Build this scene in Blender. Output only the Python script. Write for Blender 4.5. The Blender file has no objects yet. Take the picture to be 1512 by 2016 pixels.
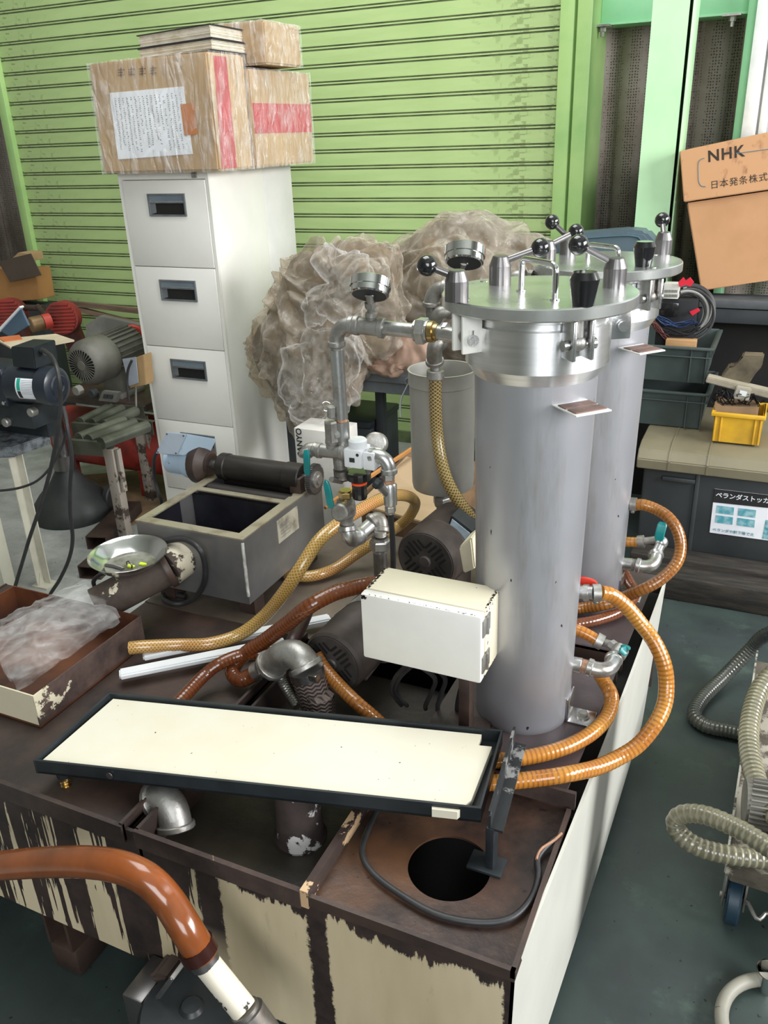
import bpy, bmesh, math, random
from mathutils import Vector as V, Matrix, noise
random.seed(7)
S = bpy.context.scene
COL = S.collection
PI = math.pi
# ---------------------------------------------------------------- camera, light, exposure
FPX, YAW, PIT, ROL, EYE = 1659.0, -0.442945, 0.42238, -0.037775, 1.43
_f = V((math.sin(YAW)*math.cos(PIT), math.cos(YAW)*math.cos(PIT), -math.sin(PIT)))
_r = V((math.cos(YAW), -math.sin(YAW), 0)); _u = _r.cross(_f)
RR = _r*math.cos(ROL)+_u*math.sin(ROL); UU = _u*math.cos(ROL)-_r*math.sin(ROL)
EYEP = V((0, 0, EYE))
cam_d = bpy.data.cameras.new('camera'); cam = bpy.data.objects.new('camera', cam_d); COL.objects.link(cam)
cam.matrix_world = Matrix(((RR.x, UU.x, -_f.x, 0), (RR.y, UU.y, -_f.y, 0), (RR.z, UU.z, -_f.z, EYE), (0, 0, 0, 1)))
cam_d.sensor_fit = 'VERTICAL'; cam_d.sensor_height = 24; cam_d.lens = FPX*24/2016; cam_d.clip_start = .02
S.camera = cam
w = bpy.data.worlds.new('world'); S.world = w; w.use_nodes = True
w.node_tree.nodes['Background'].inputs[0].default_value = (.86, .93, 1, 1)
w.node_tree.nodes['Background'].inputs[1].default_value = .5
S.view_settings.view_transform = 'Standard'; S.view_settings.look = 'None'
S.view_settings.gamma = 1; S.view_settings.use_curve_mapping = False; S.view_settings.exposure = .25
def area(name, loc, target, sx, sy, power, color):
    l = bpy.data.lights.new(name, 'AREA'); l.shape = 'RECTANGLE'; l.size = sx; l.size_y = sy
    l.energy = power; l.color = color
    o = bpy.data.objects.new(name, l); COL.objects.link(o); o.location = loc
    o.rotation_euler = (V(target)-V(loc)).to_track_quat('-Z', 'Y').to_euler()
    return o
# area lights stand in for unseen daylight sources; walls and ceiling stay closed
area('window_daylight', (3.3, 1.9, 2.0), (-1.2, 2.2, .9), 3.2, 1.9, 320, (.99, .99, 1))
area('rear_daylight_fill', (1.1, -3.0, 2.5), (-1.2, 2.8, 1.0), 3.4, 2.4, 190, (.93, .97, 1))  # added source behind the camera, in front of a solid wall
area('overhead_daylight_fill', (-1.2, 1.9, 4.1), (-1.0, 2.1, 0), 2.4, 2.0, 85, (.98, 1, 1))  # added overhead fill below the closed ceiling

# ---------------------------------------------------------------- measuring helpers
def ray(x, y): return _f+RR*((x-756)/FPX)-UU*((y-1008)/FPX)
def aY(x, y, Y): d = ray(x, y); return EYEP+d*(Y/d.y)
def aZ(x, y, Z): d = ray(x, y); return EYEP+d*((Z-EYE)/d.z)
def aX(x, y, X): d = ray(x, y); return EYEP+d*(X/d.x)
def rad(p, px): return px/FPX*(V(p)-EYEP).dot(_f)
# ---------------------------------------------------------------- materials
MATS = {}
class NT:
    def __init__(s, name):
        s.m = bpy.data.materials.new(name); s.m.use_nodes = True; s.t = s.m.node_tree; s.n = s.t.nodes
        s.b = s.n['Principled BSDF']; s.c = None
    def node(s, typ, **kw):
        n = s.n.new(typ)
        for k, v in kw.items(): setattr(n, k, v)
        return n
    def link(s, a, b): s.t.links.new(a, b)
    def coord(s, scale=(1, 1, 1), uv=False):
        if s.c is None: s.c = s.node('ShaderNodeTexCoord')
        mp = s.node('ShaderNodeMapping'); mp.inputs['Scale'].default_value = scale
        s.link(s.c.outputs['UV' if uv else 'Object'], mp.inputs[0]); return mp.outputs[0]
    def noise(s, vec, scale, detail=4, rough=.6):
        n = s.node('ShaderNodeTexNoise'); n.inputs['Scale'].default_value = scale
        n.inputs['Detail'].default_value = detail; n.inputs['Roughness'].default_value = rough
        s.link(vec, n.inputs['Vector']); return n.outputs['Fac']
    def ramp(s, fac, a, b, ca=(0, 0, 0, 1), cb=(1, 1, 1, 1)):
        r = s.node('ShaderNodeValToRGB'); e = r.color_ramp.elements
        e[0].position = a; e[0].color = ca; e[1].position = b; e[1].color = cb
        s.link(fac, r.inputs[0]); return r.outputs[0]
    def mix(s, fac, a, b):
        m = s.node('ShaderNodeMix'); m.data_type = 'RGBA'
        if isinstance(fac, float): m.inputs[0].default_value = fac
        else: s.link(fac, m.inputs[0])
        for k, c in ((6, a), (7, b)):
            if isinstance(c, (tuple, list)): m.inputs[k].default_value = (*c[:3], 1)
            else: s.link(c, m.inputs[k])
        return m.outputs[2]
    def math(s, op, a, b=0., c=None, clamp=False):
        m = s.node('ShaderNodeMath'); m.operation = op; m.use_clamp = clamp
        for k, v in ((0, a), (1, b), (2, c)):
            if v is None: continue
            if isinstance(v, (int, float)): m.inputs[k].default_value = v
            else: s.link(v, m.inputs[k])
        return m.outputs[0]
    def bump(s, h, strength, dist=.002):
        b = s.node('ShaderNodeBump'); b.inputs['Strength'].default_value = strength; b.inputs['Distance'].default_value = dist
        s.link(h, b.inputs['Height']); s.link(b.outputs[0], s.b.inputs['Normal'])
    def set(s, **kw):
        for k, v in kw.items():
            i = s.b.inputs[k]
            if isinstance(v, (int, float)): i.default_value = v
            elif isinstance(v, (tuple, list)): i.default_value = tuple(v) if k == 'Subsurface Radius' else (*v[:3], 1)
            else: s.link(v, i)
def mat(name, col, rough=.5, metal=0., col2=None, ns=8, lo=.4, hi=.65, stretch=(1, 1, 1), bump=0, bs=60, coat=0, rvar=0, spec=.5, dist=.002):
    """plain procedural material: colour, a second mottled colour, roughness variation and fine relief"""
    if name in MATS: return MATS[name]
    t = NT(name); vec = t.coord(stretch)
    c2 = col2 if col2 else tuple(c*.82 for c in col)
    nz = t.noise(vec, ns)
    t.set(**{'Base Color': t.mix(t.ramp(nz, lo, hi), col, c2), 'Metallic': metal, 'Coat Weight': coat, 'Specular IOR Level': spec})
    if rvar: t.set(Roughness=t.math('MULTIPLY_ADD', nz, rvar, rough-rvar/2, clamp=True))
    else: t.set(Roughness=rough)
    if bump: t.bump(t.noise(vec, bs, 5), bump, dist)
    MATS[name] = t.m; return t.m
def chip(name, paint, rust, ns=9, th=.5, stretch=(1, 1, 1), soft=.02, rough=.45, rust2=None, bump=.5):
    """old paint with bare rusty patches where it has flaked off"""
    if name in MATS: return MATS[name]
    t = NT(name); vec = t.coord(stretch); v1 = t.coord()
    m = t.ramp(t.noise(vec, ns, 8, .68), th, th+soft)
    r2 = rust2 or tuple(c*.45 for c in rust)
    rc = t.mix(t.ramp(t.noise(v1, 14, 6, .7), .38, .66), rust, r2)
    pc = t.mix(t.ramp(t.noise(v1, 5, 4), .4, .8), paint, tuple(c*.86 for c in paint))
    t.set(**{'Base Color': t.mix(m, rc, pc), 'Roughness': t.math('MULTIPLY_ADD', m, rough-.75, .75)})
    t.bump(m, bump, .001)
    MATS[name] = t.m; return t.m
def rgb(h):
    h = h.lstrip('#'); c = [int(h[i:i+2], 16)/255 for i in (0, 2, 4)]
    return tuple(x/12.92 if x <= .04045 else ((x+.055)/1.055)**2.4 for x in c)
# ---------------------------------------------------------------- mesh building
class MB:
    def __init__(s): s.bm = bmesh.new(); s.uv = s.bm.loops.layers.uv.new('UVMap')
    def poly(s, pts): return s.bm.faces.new([s.bm.verts.new(V(p)) for p in pts])
    def hexa(s, b, t):
        """solid between two rings of points (same count)"""
        vb = [s.bm.verts.new(V(p)) for p in b]; vt = [s.bm.verts.new(V(p)) for p in t]; n = len(b)
        fs = [s.bm.faces.new(vb[::-1]), s.bm.faces.new(vt)]
        for i in range(n): fs.append(s.bm.faces.new((vb[i], vb[(i+1) % n], vt[(i+1) % n], vt[i])))
        return s, fs
    def box(s, x0, x1, y0, y1, z0, z1, bev=0, M=None, seg=2):
        b = [(x0, y0, z0), (x1, y0, z0), (x1, y1, z0), (x0, y1, z0)]; t = [(x, y, z1) for x, y, _ in b]
        if M is not None: b = [M@V(p) for p in b]; t = [M@V(p) for p in t]
        _, fs = s.hexa(b, t)
        if bev:
            es = list({e for f in fs for e in f.edges})
            bmesh.ops.bevel(s.bm, geom=es, offset=bev, segments=seg, affect='EDGES', profile=.5)
        return s
    def prism(s, pts, d, bev=0):
        pts = [V(p) for p in pts]; _, fs = s.hexa(pts, [p+V(d) for p in pts])
        if bev: bmesh.ops.bevel(s.bm, geom=list({e for f in fs for e in f.edges}), offset=bev, segments=2, affect='EDGES')
        return s
    def rings(s, cs, n, cap=True, uvs=None):
        """cs: list of rings, each n points"""
        R = [[s.bm.verts.new(p) for p in c] for c in cs]
        for k in range(len(R)-1):
            for i in range(n):
                j = (i+1) % n
                f = s.bm.faces.new((R[k][i], R[k][j], R[k+1][j], R[k+1][i]))
                if uvs:
                    for l, (uu, vv) in zip(f.loops, ((i/n, uvs[k]), ((i+1)/n, uvs[k]), ((i+1)/n, uvs[k+1]), (i/n, uvs[k+1]))): l[s.uv].uv = (uu, vv)
        if cap:
            s.bm.faces.new(R[0][::-1]); s.bm.faces.new(R[-1])
        return s
    def lathe(s, o, prof, axis=(0, 0, 1), n=32, cap=True):
        o = V(o); a = V(axis).normalized(); q = a.to_track_quat('Z', 'Y')
        cs = []
        for r, z in prof:
            r = max(r, 1e-5)
            cs.append([o+q@V((r*math.cos(2*PI*i/n), r*math.sin(2*PI*i/n), z)) for i in range(n)])
        return s.rings(cs, n, cap)
    def cyl(s, p0, p1, r, r1=None, n=20, ch=0):
        p0, p1 = V(p0), V(p1); L = (p1-p0).length; r1 = r if r1 is None else r1
        pr = [(r, 0), (r1, L)] if not ch else [(r-ch, 0), (r, ch), (r1, L-ch), (r1-ch, L)]
        return s.lathe(p0, pr, p1-p0, n)
    def tube(s, pts, r, n=12, step=.008, rib=0, pitch=.008, cap=True, smooth=True, rf=None):
        P = spline(pts, pitch/4 if rib else step) if smooth else [V(p) for p in pts]
        T = [(P[min(i+1, len(P)-1)]-P[max(i-1, 0)]).normalized() for i in range(len(P))]
        nrm = T[0].orthogonal().normalized(); cs = []; vs = []; d = 0
        for i, p in enumerate(P):
            if i: d += (p-P[i-1]).length
            nrm = (nrm-T[i]*nrm.dot(T[i])).normalized(); b = T[i].cross(nrm)
            rr = r*(1+rib*math.cos(2*PI*i/4)) if rib else r
            if rf: rr *= rf(i/(len(P)-1))
            cs.append([p+(nrm*math.cos(2*PI*k/n)+b*math.sin(2*PI*k/n))*rr for k in range(n)]); vs.append(d)
        return s.rings(cs, n, cap, vs)
    def sphere(s, c, r, n=20, sc=(1, 1, 1)):
        pr = [(r*math.sin(PI*k/12), -r*math.cos(PI*k/12)) for k in range(13)]
        st = len(s.bm.verts); s.lathe((0, 0, 0), pr, n=n); s.bm.verts.ensure_lookup_table()
        for v in s.bm.verts[st:]: v.co = V((v.co.x*sc[0], v.co.y*sc[1], v.co.z*sc[2]))+V(c)
        return s
    def torus(s, c, axis, R, r, n=28, m=8, a0=0, a1=2*PI):
        c = V(c); q = V(axis).to_track_quat('Z', 'Y'); full = a1-a0 > 6.28
        pts = [c+q@V((R*math.cos(a0+(a1-a0)*i/n), R*math.sin(a0+(a1-a0)*i/n), 0)) for i in range(n+1)]
        return s.tube(pts, r, m, smooth=False, cap=not full)
    def build(s, name, m, parent=None, sm=35, kind=None, label=None):
        me = bpy.data.meshes.new(name)
        bmesh.ops.recalc_face_normals(s.bm, faces=s.bm.faces)
        if parent is not None:
            off = origin(parent)
            bmesh.ops.translate(s.bm, vec=-off, verts=s.bm.verts)
        s.bm.to_mesh(me); s.bm.free()
        if sm:
            me.shade_smooth(); me.set_sharp_from_angle(angle=math.radians(sm))
        o = bpy.data.objects.new(name, me); COL.objects.link(o)
        if isinstance(m, (list, tuple)):
            for x in m: me.materials.append(x)
        else: me.materials.append(m)
        if parent is not None: o.parent = parent
        if kind: o['kind'] = kind
        if label: o['label'] = label
        return o
def origin(o):
    v = V((0, 0, 0))
    while o is not None: v += o.location; o = o.parent
    return v
def spline(pts, step):
    P = [V(p) for p in pts]; P = [P[0]*2-P[1]]+P+[P[-1]*2-P[-2]]; out = []
    for i in range(1, len(P)-2):
        a, b, c, d = P[i-1:i+3]; L = (c-b).length; n = max(2, int(L/step))
        for k in range(n):
            t = k/n
            out.append(.5*((2*b)+(c-a)*t+(2*a-5*b+4*c-d)*t*t+(3*b-a-3*c+d)*t**3))
    out.append(P[-2])
    # even spacing
    res = [out[0]]; acc = 0
    for i in range(1, len(out)):
        seg = out[i]-out[i-1]; L = seg.length
        while acc+L >= step and L > 0:
            t = (step-acc)/L; q = out[i-1].lerp(out[i], t); res.append(q); out[i-1] = q; L = (out[i]-q).length; acc = 0
        acc += L
    return res
def thing(name, label, cat, loc, group=None):
    o = bpy.data.objects.new(name, None); COL.objects.link(o); o.location = V(loc); o.empty_display_size = .05
    o['label'] = label; o['category'] = cat
    if group: o['group'] = group
    return o
def tag(o, label, cat, group=None):
    o['label'] = label; o['category'] = cat
    if group: o['group'] = group
    return o
def copy_tree(o, parent=None):
    c = o.copy(); COL.objects.link(c); c.parent = parent
    for ch in list(o.children): copy_tree(ch, c)
    return c
def words(s, org, right, up, size, m, parent=None, name='lettering', ext=.0003, space=1.0, bold=0):
    """lettering as a thin mesh: org is the lower left corner of the line"""
    cu = bpy.data.curves.new('t', 'FONT'); cu.body = s; cu.size = size; cu.extrude = ext; cu.space_character = space
    if bold: cu.offset = bold
    to = bpy.data.objects.new('t', cu); COL.objects.link(to)
    bpy.context.view_layer.update()
    me = bpy.data.meshes.new_from_object(to.evaluated_get(bpy.context.evaluated_depsgraph_get()))
    bpy.data.objects.remove(to); bpy.data.curves.remove(cu)
    r = V(right).normalized(); u = V(up).normalized(); n = r.cross(u)
    off = origin(parent) if parent is not None else V((0, 0, 0))
    me.transform(Matrix(((r.x, u.x, n.x, org[0]-off.x), (r.y, u.y, n.y, org[1]-off.y), (r.z, u.z, n.z, org[2]-off.z), (0, 0, 0, 1))))
    me.materials.clear(); me.materials.append(m)
    o = bpy.data.objects.new(name, me); COL.objects.link(o)
    if parent is not None: o.parent = parent
    return o
def fold(w, seed=0):
    """height of sharply creased, thin folds: crossing triangle waves bent by noise"""
    tri = lambda t: abs((t % 1)*2-1)
    n1 = noise.noise(w*.35+V((seed, 0, 0))); n2 = noise.noise(w*.5+V((0, seed, 3)))
    a = tri(w.x*.33+w.z*.16+n1*1.7); b = tri(w.x*.21-w.z*.34+w.y*.2+n2*1.9); c = tri(w.z*.28+w.y*.3-w.x*.12+n1*1.3+n2)
    d = tri(w.x*.95+w.z*.5+n2*2.2); e = tri(w.z*1.05-w.x*.7+n1*2.5)
    return max(min(a, b), min(b, c), min(a, c))*1.1+min(d, e)*.30-.75
def blob(mb, c, outline, depth, amp, freq, seed=0, sub=6, ysh=0, zs=1):
    """crumpled lump: outline = points in a Y=const plane round c, depth = half thickness in Y"""
    import bisect
    c = V(c); A = sorted((math.atan2(p.z-c.z, p.x-c.x), math.hypot(p.z-c.z, p.x-c.x)) for p in outline)
    A = [(A[-1][0]-2*PI, A[-1][1])]+A+[(A[0][0]+2*PI, A[0][1])]; ks = [a for a, _ in A]
    def rd(t):
        i = min(max(bisect.bisect(ks, t), 1), len(A)-1); a, b = A[i-1], A[i]
        f = (t-a[0])/max(1e-6, b[0]-a[0]); return a[1]*(1-f)+b[1]*f
    r = bmesh.ops.create_icosphere(mb.bm, subdivisions=sub, radius=1)
    for v in r['verts']:
        p = v.co.copy(); h = math.hypot(p.x, p.z); t = math.atan2(p.z, p.x); k = rd(t)
        q = V((p.x*k, p.y*depth+ysh*p.z, p.z*k)) if h > 1e-6 else V((0, p.y*depth, 0))
        w = V((q.x, q.y, q.z*zs))*freq+V((seed*7.3, seed*3.1, seed))
        w = w+noise.noise_vector(w*.5)*.5
        v.co = c+q+p.normalized()*amp*fold(w, seed)
    return mb
# ---------------------------------------------------------------- shared materials
green = mat('shutter green paint', rgb('b0cb90'), .45, col2=rgb('a3c083'), ns=3, stretch=(1, 1, 4), bump=.15, bs=40)
greend = mat('dusty groove green', rgb('6f7c55'), .6, col2=rgb('525e40'), ns=12)
green2 = mat('jamb green paint', rgb('aed086'), .4, col2=rgb('9cc47c'), ns=5)
mint = mat('mint green steel paint', rgb('bde3b6'), .42, col2=rgb('afd8ab'), ns=4, bump=.1, bs=30)
mintd = chip('mint paint with rust specks', rgb('94cfa2'), rgb('5a4a34'), ns=30, th=.3, soft=.04)
steel = mat('brushed stainless', (.70, .70, .70), .24, 1, col2=(.60, .60, .60), ns=6, stretch=(1, 1, 18), bump=.12, bs=90, rvar=.12)
lidm = mat('turned stainless lid', (.78, .79, .78), .26, .9, col2=(.52, .54, .52), ns=7, rvar=.14, bump=.04, bs=60)
polish = mat('polished chrome', (.85, .85, .85), .08, 1, col2=(.7, .7, .7), ns=5)
def tank_mat():
    t = NT('blasted aluminium coating'); v = t.coord(); n = t.noise(t.coord((1, 1, .5)), 3.2)
    c = t.mix(t.ramp(n, .36, .7), rgb('bcbcc0'), rgb('9c9ca2'))
    c = t.mix(t.ramp(t.noise(t.coord((1, 1, .45)), 70, 2), .735, .75), c, rgb('3c3a3a'))
    c = t.mix(t.math('MULTIPLY', t.ramp(t.noise(t.coord((9, 9, 1.3)), 1.6, 5, .7), .56, .72), .5), c, rgb('8b857c'))
    t.set(**{'Base Color': c, 'Metallic': .6, 'Roughness': t.math('MULTIPLY_ADD', n, .2, .29)}); t.bump(t.noise(v, 120, 4), .1, .001); return t.m
tankm = tank_mat()
pipem = mat('galvanised pipe', (.60, .60, .59), .33, .95, col2=(.38, .35, .31), ns=30, lo=.5, hi=.72, bump=.15, bs=120, rvar=.15)
pipeo = mat('oily grey pipe', (.30, .29, .27), .42, .85, col2=(.16, .14, .12), ns=18, bump=.2, bs=90, rvar=.2)
castm = mat('dull cast fitting', (.44, .43, .41), .45, .8, col2=(.26, .24, .21), ns=22, bump=.3, bs=140)
gunm = mat('dark machined steel', (.24, .23, .23), .34, .9, col2=(.17, .16, .16), ns=9, rvar=.1)
blackb = mat('black bakelite', (.012, .012, .013), .16, 0, coat=.5)
blackm = mat('black painted steel', rgb('1c2124'), .42, 0, col2=rgb('2b3134'), ns=7, bump=.1, bs=60)
rubber = mat('black rubber', (.02, .02, .022), .48, 0, col2=(.035, .034, .034), ns=20)
brass = mat('brass', (.62, .45, .2), .3, 1, col2=(.4, .28, .12), ns=30)
copper = mat('copper tape ring', (.60, .34, .22), .4, .6, col2=(.42, .24, .16), ns=30)
turq = mat('turquoise vinyl grip', rgb('168a8a'), .38, 0, col2=rgb('117272'), ns=12, coat=.2)
redv = mat('red vinyl grip', rgb('c8321c'), .35, 0, coat=.3)
cream = chip('cream enamel', rgb('e4dfd0'), rgb('4a3a30'), ns=6, th=.2, soft=.02)
creamc = chip('cream enamel with worn edges', rgb('ded6bd'), rgb('4a3a30'), ns=24, th=.33, soft=.015)
rust = mat('rusty oiled plate', rgb('4b3a32'), .5, 0, col2=rgb('2b221f'), ns=7, lo=.35, hi=.66, bump=.45, bs=45, rvar=.35)
rustb = mat('brown rusted plate', rgb('5e4231'), .55, 0, col2=rgb('2e231e'), ns=8, lo=.4, hi=.62, bump=.5, bs=50, rvar=.3)
rusto = mat('orange rust', rgb('5a3420'), .6, 0, col2=rgb('38231a'), ns=9, bump=.4, bs=60)
card = mat('corrugated cardboard', rgb('b89a72'), .75, 0, col2=rgb('aa8c66'), ns=4, bump=.1, bs=70)
cardo = mat('orange brown cardboard', rgb('c09168'), .75, 0, col2=rgb('ad7f57'), ns=3, lo=.45, hi=.7, bump=.1, bs=70)
cardd = mat('dirty cardboard', rgb('7c5f40'), .8, 0, col2=rgb('4a3a2a'), ns=6, bump=.2)
wood = mat('dusty timber', rgb('8c7354'), .7, 0, col2=rgb('5f4d38'), ns=5, stretch=(2, 12, 12), bump=.3, bs=40)
darkwood = mat('blackened timber', rgb('1f1d1a'), .7, 0, col2=rgb('3a332b'), ns=6, stretch=(1.5, 10, 10), bump=.4, bs=40)
paper = mat('white paper', rgb('eff1f6'), .6, 0, col2=rgb('dcdfe4'), ns=4)
ink = mat('black ink', (.02, .02, .02), .6)
inkg = mat('grey pencil ink', rgb('7c8288'), .6)
redp = mat('red print', rgb('b8323e'), .6, col2=rgb('a22a36'), ns=8)
greym = mat('grey steel paint', rgb('6c7072'), .5, 0, col2=rgb('565a5c'), ns=6, bump=.1)
dgrey = mat('dark grey steel', rgb('33373a'), .5, 0, col2=rgb('272a2d'), ns=6, bump=.1)
blackvoid = mat('dark shaded interior', rgb('0d0c0c'), .8, 0, col2=rgb('171412'), ns=8)  # near-black colour stands in for the shade inside openings and recesses
redc = mat('red compressor paint', rgb('a2352a'), .5, 0, col2=rgb('6e2721'), ns=8, bump=.2)
motg = mat('dusty grey motor paint', rgb('77756d'), .6, 0, col2=rgb('5b5750'), ns=6, bump=.2)
white = mat('white plastic', rgb('e6e8ea'), .4, 0, col2=rgb('d8dadc'), ns=5)
cabm = mat('off-white cabinet enamel', rgb('e8e6df'), .36, 0, col2=rgb('dbd8d1'), ns=2.2, lo=.45, hi=.75, bump=.05, bs=30)
def amber(name, a, b, groove, pitch=.008, rough=.22):
    if name in MATS: return MATS[name]
    t = NT(name); uv = t.coord(uv=True); ob = t.coord()
    sep = t.node('ShaderNodeSeparateXYZ'); t.link(uv, sep.inputs[0])
    w_ = t.math('SINE', t.math('MULTIPLY', sep.outputs[1], 2*PI/pitch))
    base = t.mix(t.ramp(t.noise(ob, 9, 4), .38, .66), a, b)
    t.set(**{'Base Color': t.mix(t.ramp(w_, 0, 1, (.0, 0, 0, 1), (.55, .55, .55, 1)), base, groove), 'Roughness': rough, 'Coat Weight': .4,
             'Subsurface Weight': .25, 'Subsurface Radius': (.01, .004, .001), 'Subsurface Scale': .5})
    MATS[name] = t.m; return t.m
amb1 = amber('amber spiral hose', rgb('c08a3c'), rgb('a86624'), rgb('7a4818'))
amb2 = amber('orange brown spiral hose', rgb('a06a2e'), rgb('845022'), rgb('5e3616'))
amb3 = amber('red brown hose', rgb('74401f'), rgb('5a2e18'), rgb('4a2010'))
gryh = amber('grey spiral hose', rgb('74705c'), rgb('5a5849'), rgb('a19b80'), .012)
gryd = amber('dark grey spiral hose', rgb('34383a'), rgb('4c4d42'), rgb('5c5e58'), .010)
amb4 = mat('smooth orange brown hose', rgb('8a4a22'), .22, 0, col2=rgb('633619'), ns=7, coat=.4)
def aniso(name, a, b, rough, metal, an):
    t = NT(name); v = t.coord((1, 1, 18)); n = t.noise(v, 6)
    tg = t.node('ShaderNodeTangent'); tg.direction_type = 'RADIAL'; tg.axis = 'Z'
    t.set(**{'Base Color': t.mix(t.ramp(n, .4, .65), a, b), 'Roughness': t.math('MULTIPLY_ADD', n, .1, rough-.05), 'Metallic': metal, 'Anisotropic': an, 'Anisotropic Rotation': .25})
    t.link(tg.outputs[0], t.b.inputs['Tangent']); MATS[name] = t.m; return t.m
turned = aniso('turned stainless ring', (.92, .92, .92), (.80, .80, .80), .36, 1, .85)
def braid(name, a, b, thread, k=7, pitch=.009):
    if name in MATS: return MATS[name]
    t = NT(name); uv = t.coord(uv=True); ob = t.coord(); sep = t.node('ShaderNodeSeparateXYZ'); t.link(uv, sep.inputs[0])
    u = t.math('MULTIPLY', sep.outputs[0], 2*PI*k); v = t.math('MULTIPLY', sep.outputs[1], 2*PI/pitch)
    s1 = t.math('POWER', t.math('ABSOLUTE', t.math('SINE', t.math('MULTIPLY', t.math('ADD', u, v), .5))), 9)
    s2 = t.math('POWER', t.math('ABSOLUTE', t.math('SINE', t.math('MULTIPLY', t.math('SUBTRACT', u, v), .5))), 9)
    m_ = t.math('MULTIPLY', t.math('MAXIMUM', s1, s2), .75)
    base = t.mix(t.ramp(t.noise(ob, 6, 3), .4, .62), a, b)
    t.set(**{'Base Color': t.mix(m_, base, thread), 'Roughness': .24, 'Coat Weight': .4})
    MATS[name] = t.m; return t.m
br1 = braid('braided yellow hose', rgb('94702a'), rgb('9c5a24'), rgb('cdb078'), 9, .007)
br2 = braid('braided olive hose', rgb('6f5829'), rgb('5c4420'), rgb('cdbb84'), 8, .008)
def film(name, tint=(.9, .9, .88), gloss=.22, clear=.78, scale=18, body=.12, rough=.12, stretch=(1, 1, 1)):
    """thin clear plastic: mostly see-through, wrinkled highlights"""
    if name in MATS: return MATS[name]
    t = NT(name); vec = t.coord(stretch)
    nz = t.noise(vec, scale, 6, .7)
    t.set(**{'Base Color': tint, 'Roughness': rough, 'Specular IOR Level': .9})
    vw = t.node('ShaderNodeTexVoronoi'); vw.feature = 'DISTANCE_TO_EDGE'; vw.inputs['Scale'].default_value = scale*.8
    wp = t.node('ShaderNodeMix'); wp.data_type = 'VECTOR'; wp.inputs[0].default_value = .16
    nzc = t.node('ShaderNodeTexNoise'); nzc.inputs['Scale'].default_value = scale*.45; t.link(vec, nzc.inputs['Vector'])
    t.link(vec, wp.inputs[4]); t.link(nzc.outputs['Color'], wp.inputs[5]); t.link(wp.outputs[1], vw.inputs['Vector'])
    t.bump(t.math('ADD', t.math('MULTIPLY', vw.outputs['Distance'], 1.3), t.math('MULTIPLY', nz, .35)), 1, .02)
    tr = t.node('ShaderNodeBsdfTransparent'); tr.inputs[0].default_value = (*[min(1, c*1.08) for c in tint], 1)
    mx = t.node('ShaderNodeMixShader')
    fr = t.node('ShaderNodeLayerWeight'); fr.inputs[0].default_value = .35
    f = t.math('ADD', t.math('MULTIPLY', fr.outputs['Facing'], gloss), t.math('MULTIPLY', t.ramp(nz, .45, .7), body), clamp=True)
    f = t.math('ADD', f, 1-clear-.1, clamp=True)
    t.link(f, mx.inputs[0]); t.link(tr.outputs[0], mx.inputs[1]); t.link(t.b.outputs[0], mx.inputs[2])
    t.link(mx.outputs[0], t.n['Material Output'].inputs['Surface'])
    MATS[name] = t.m; return t.m
wrapf = film('stretch film', (.96, .94, .92), .3, .87, 26, .32, .07, (1, 1, .3))
bagf = film('clear plastic bag', (.97, .96, .95), .38, .92, 14, .12, .05)
sheetf = film('dusty plastic sheeting', rgb('ddd5c8'), .40, .80, 12, .22, .07)

# ---------------------------------------------------------------- the setting
def structure(name, mb, m, parent=None, sm=35, kind='structure'):
    o = mb.build(name, m, parent, sm)
    if parent is None: o['kind'] = kind
    return o
W = 3.7                                                # plane of the roller shutter
def floor_mat():
    t = NT('worn green painted concrete'); v = t.coord()
    g = t.mix(t.ramp(t.noise(v, 1.6, 6, .65), .4, .62), rgb('3a4743'), rgb('2d3334'))
    g = t.mix(t.ramp(t.noise(v, 7, 8, .7), .56, .72), g, rgb('46554e'))
    sp = t.node('ShaderNodeSeparateXYZ'); t.link(v, sp.inputs[0])
    # bare, dusty concrete where the green paint ends, left of the machine
    e = t.math('ADD', sp.outputs[0], t.math('MULTIPLY', t.noise(v, 3, 5), .5))
    left = t.ramp(t.math('MULTIPLY_ADD', e, -1, -.9), .2, .35)
    g = t.mix(left, g, t.mix(t.ramp(t.noise(v, 5, 8, .7), .35, .65), rgb('b3b5b0'), rgb('878a86')))
    g = t.mix(t.ramp(t.noise(v, 60, 2), .27, .3, (1, 1, 1, 1), (0, 0, 0, 1)), g, rgb('141615'))
    t.set(**{'Base Color': g, 'Roughness': t.math('MULTIPLY_ADD', t.noise(v, 4, 5), .5, .2)})
    t.bump(t.noise(v, 30, 6), .25, .002); return t.m
structure('floor', MB().box(-4.6, 3.4, -3.2, 4.4, -.1, 0), floor_mat())
structure('ceiling', MB().box(-4.6, 3.4, -3.2, 4.4, 4.3, 4.4), mat('pale roof lining', rgb('b9bdb4'), .7))
structure('wall_right', MB().box(3.4, 3.5, -3.2, 4.4, 0, 4.3), mat('grey cladding', rgb('8d8c86'), .7, bump=.2, bs=8))
structure('wall_front', MB().box(-4.6, 3.4, -3.3, -3.2, 0, 4.3), MATS['grey cladding'])
structure('wall_left', MB().box(-4.7, -4.6, -3.2, 4.4, 0, 4.3), mat('grey cladding', rgb('8d8c86'), .7, bump=.2, bs=8))
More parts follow.
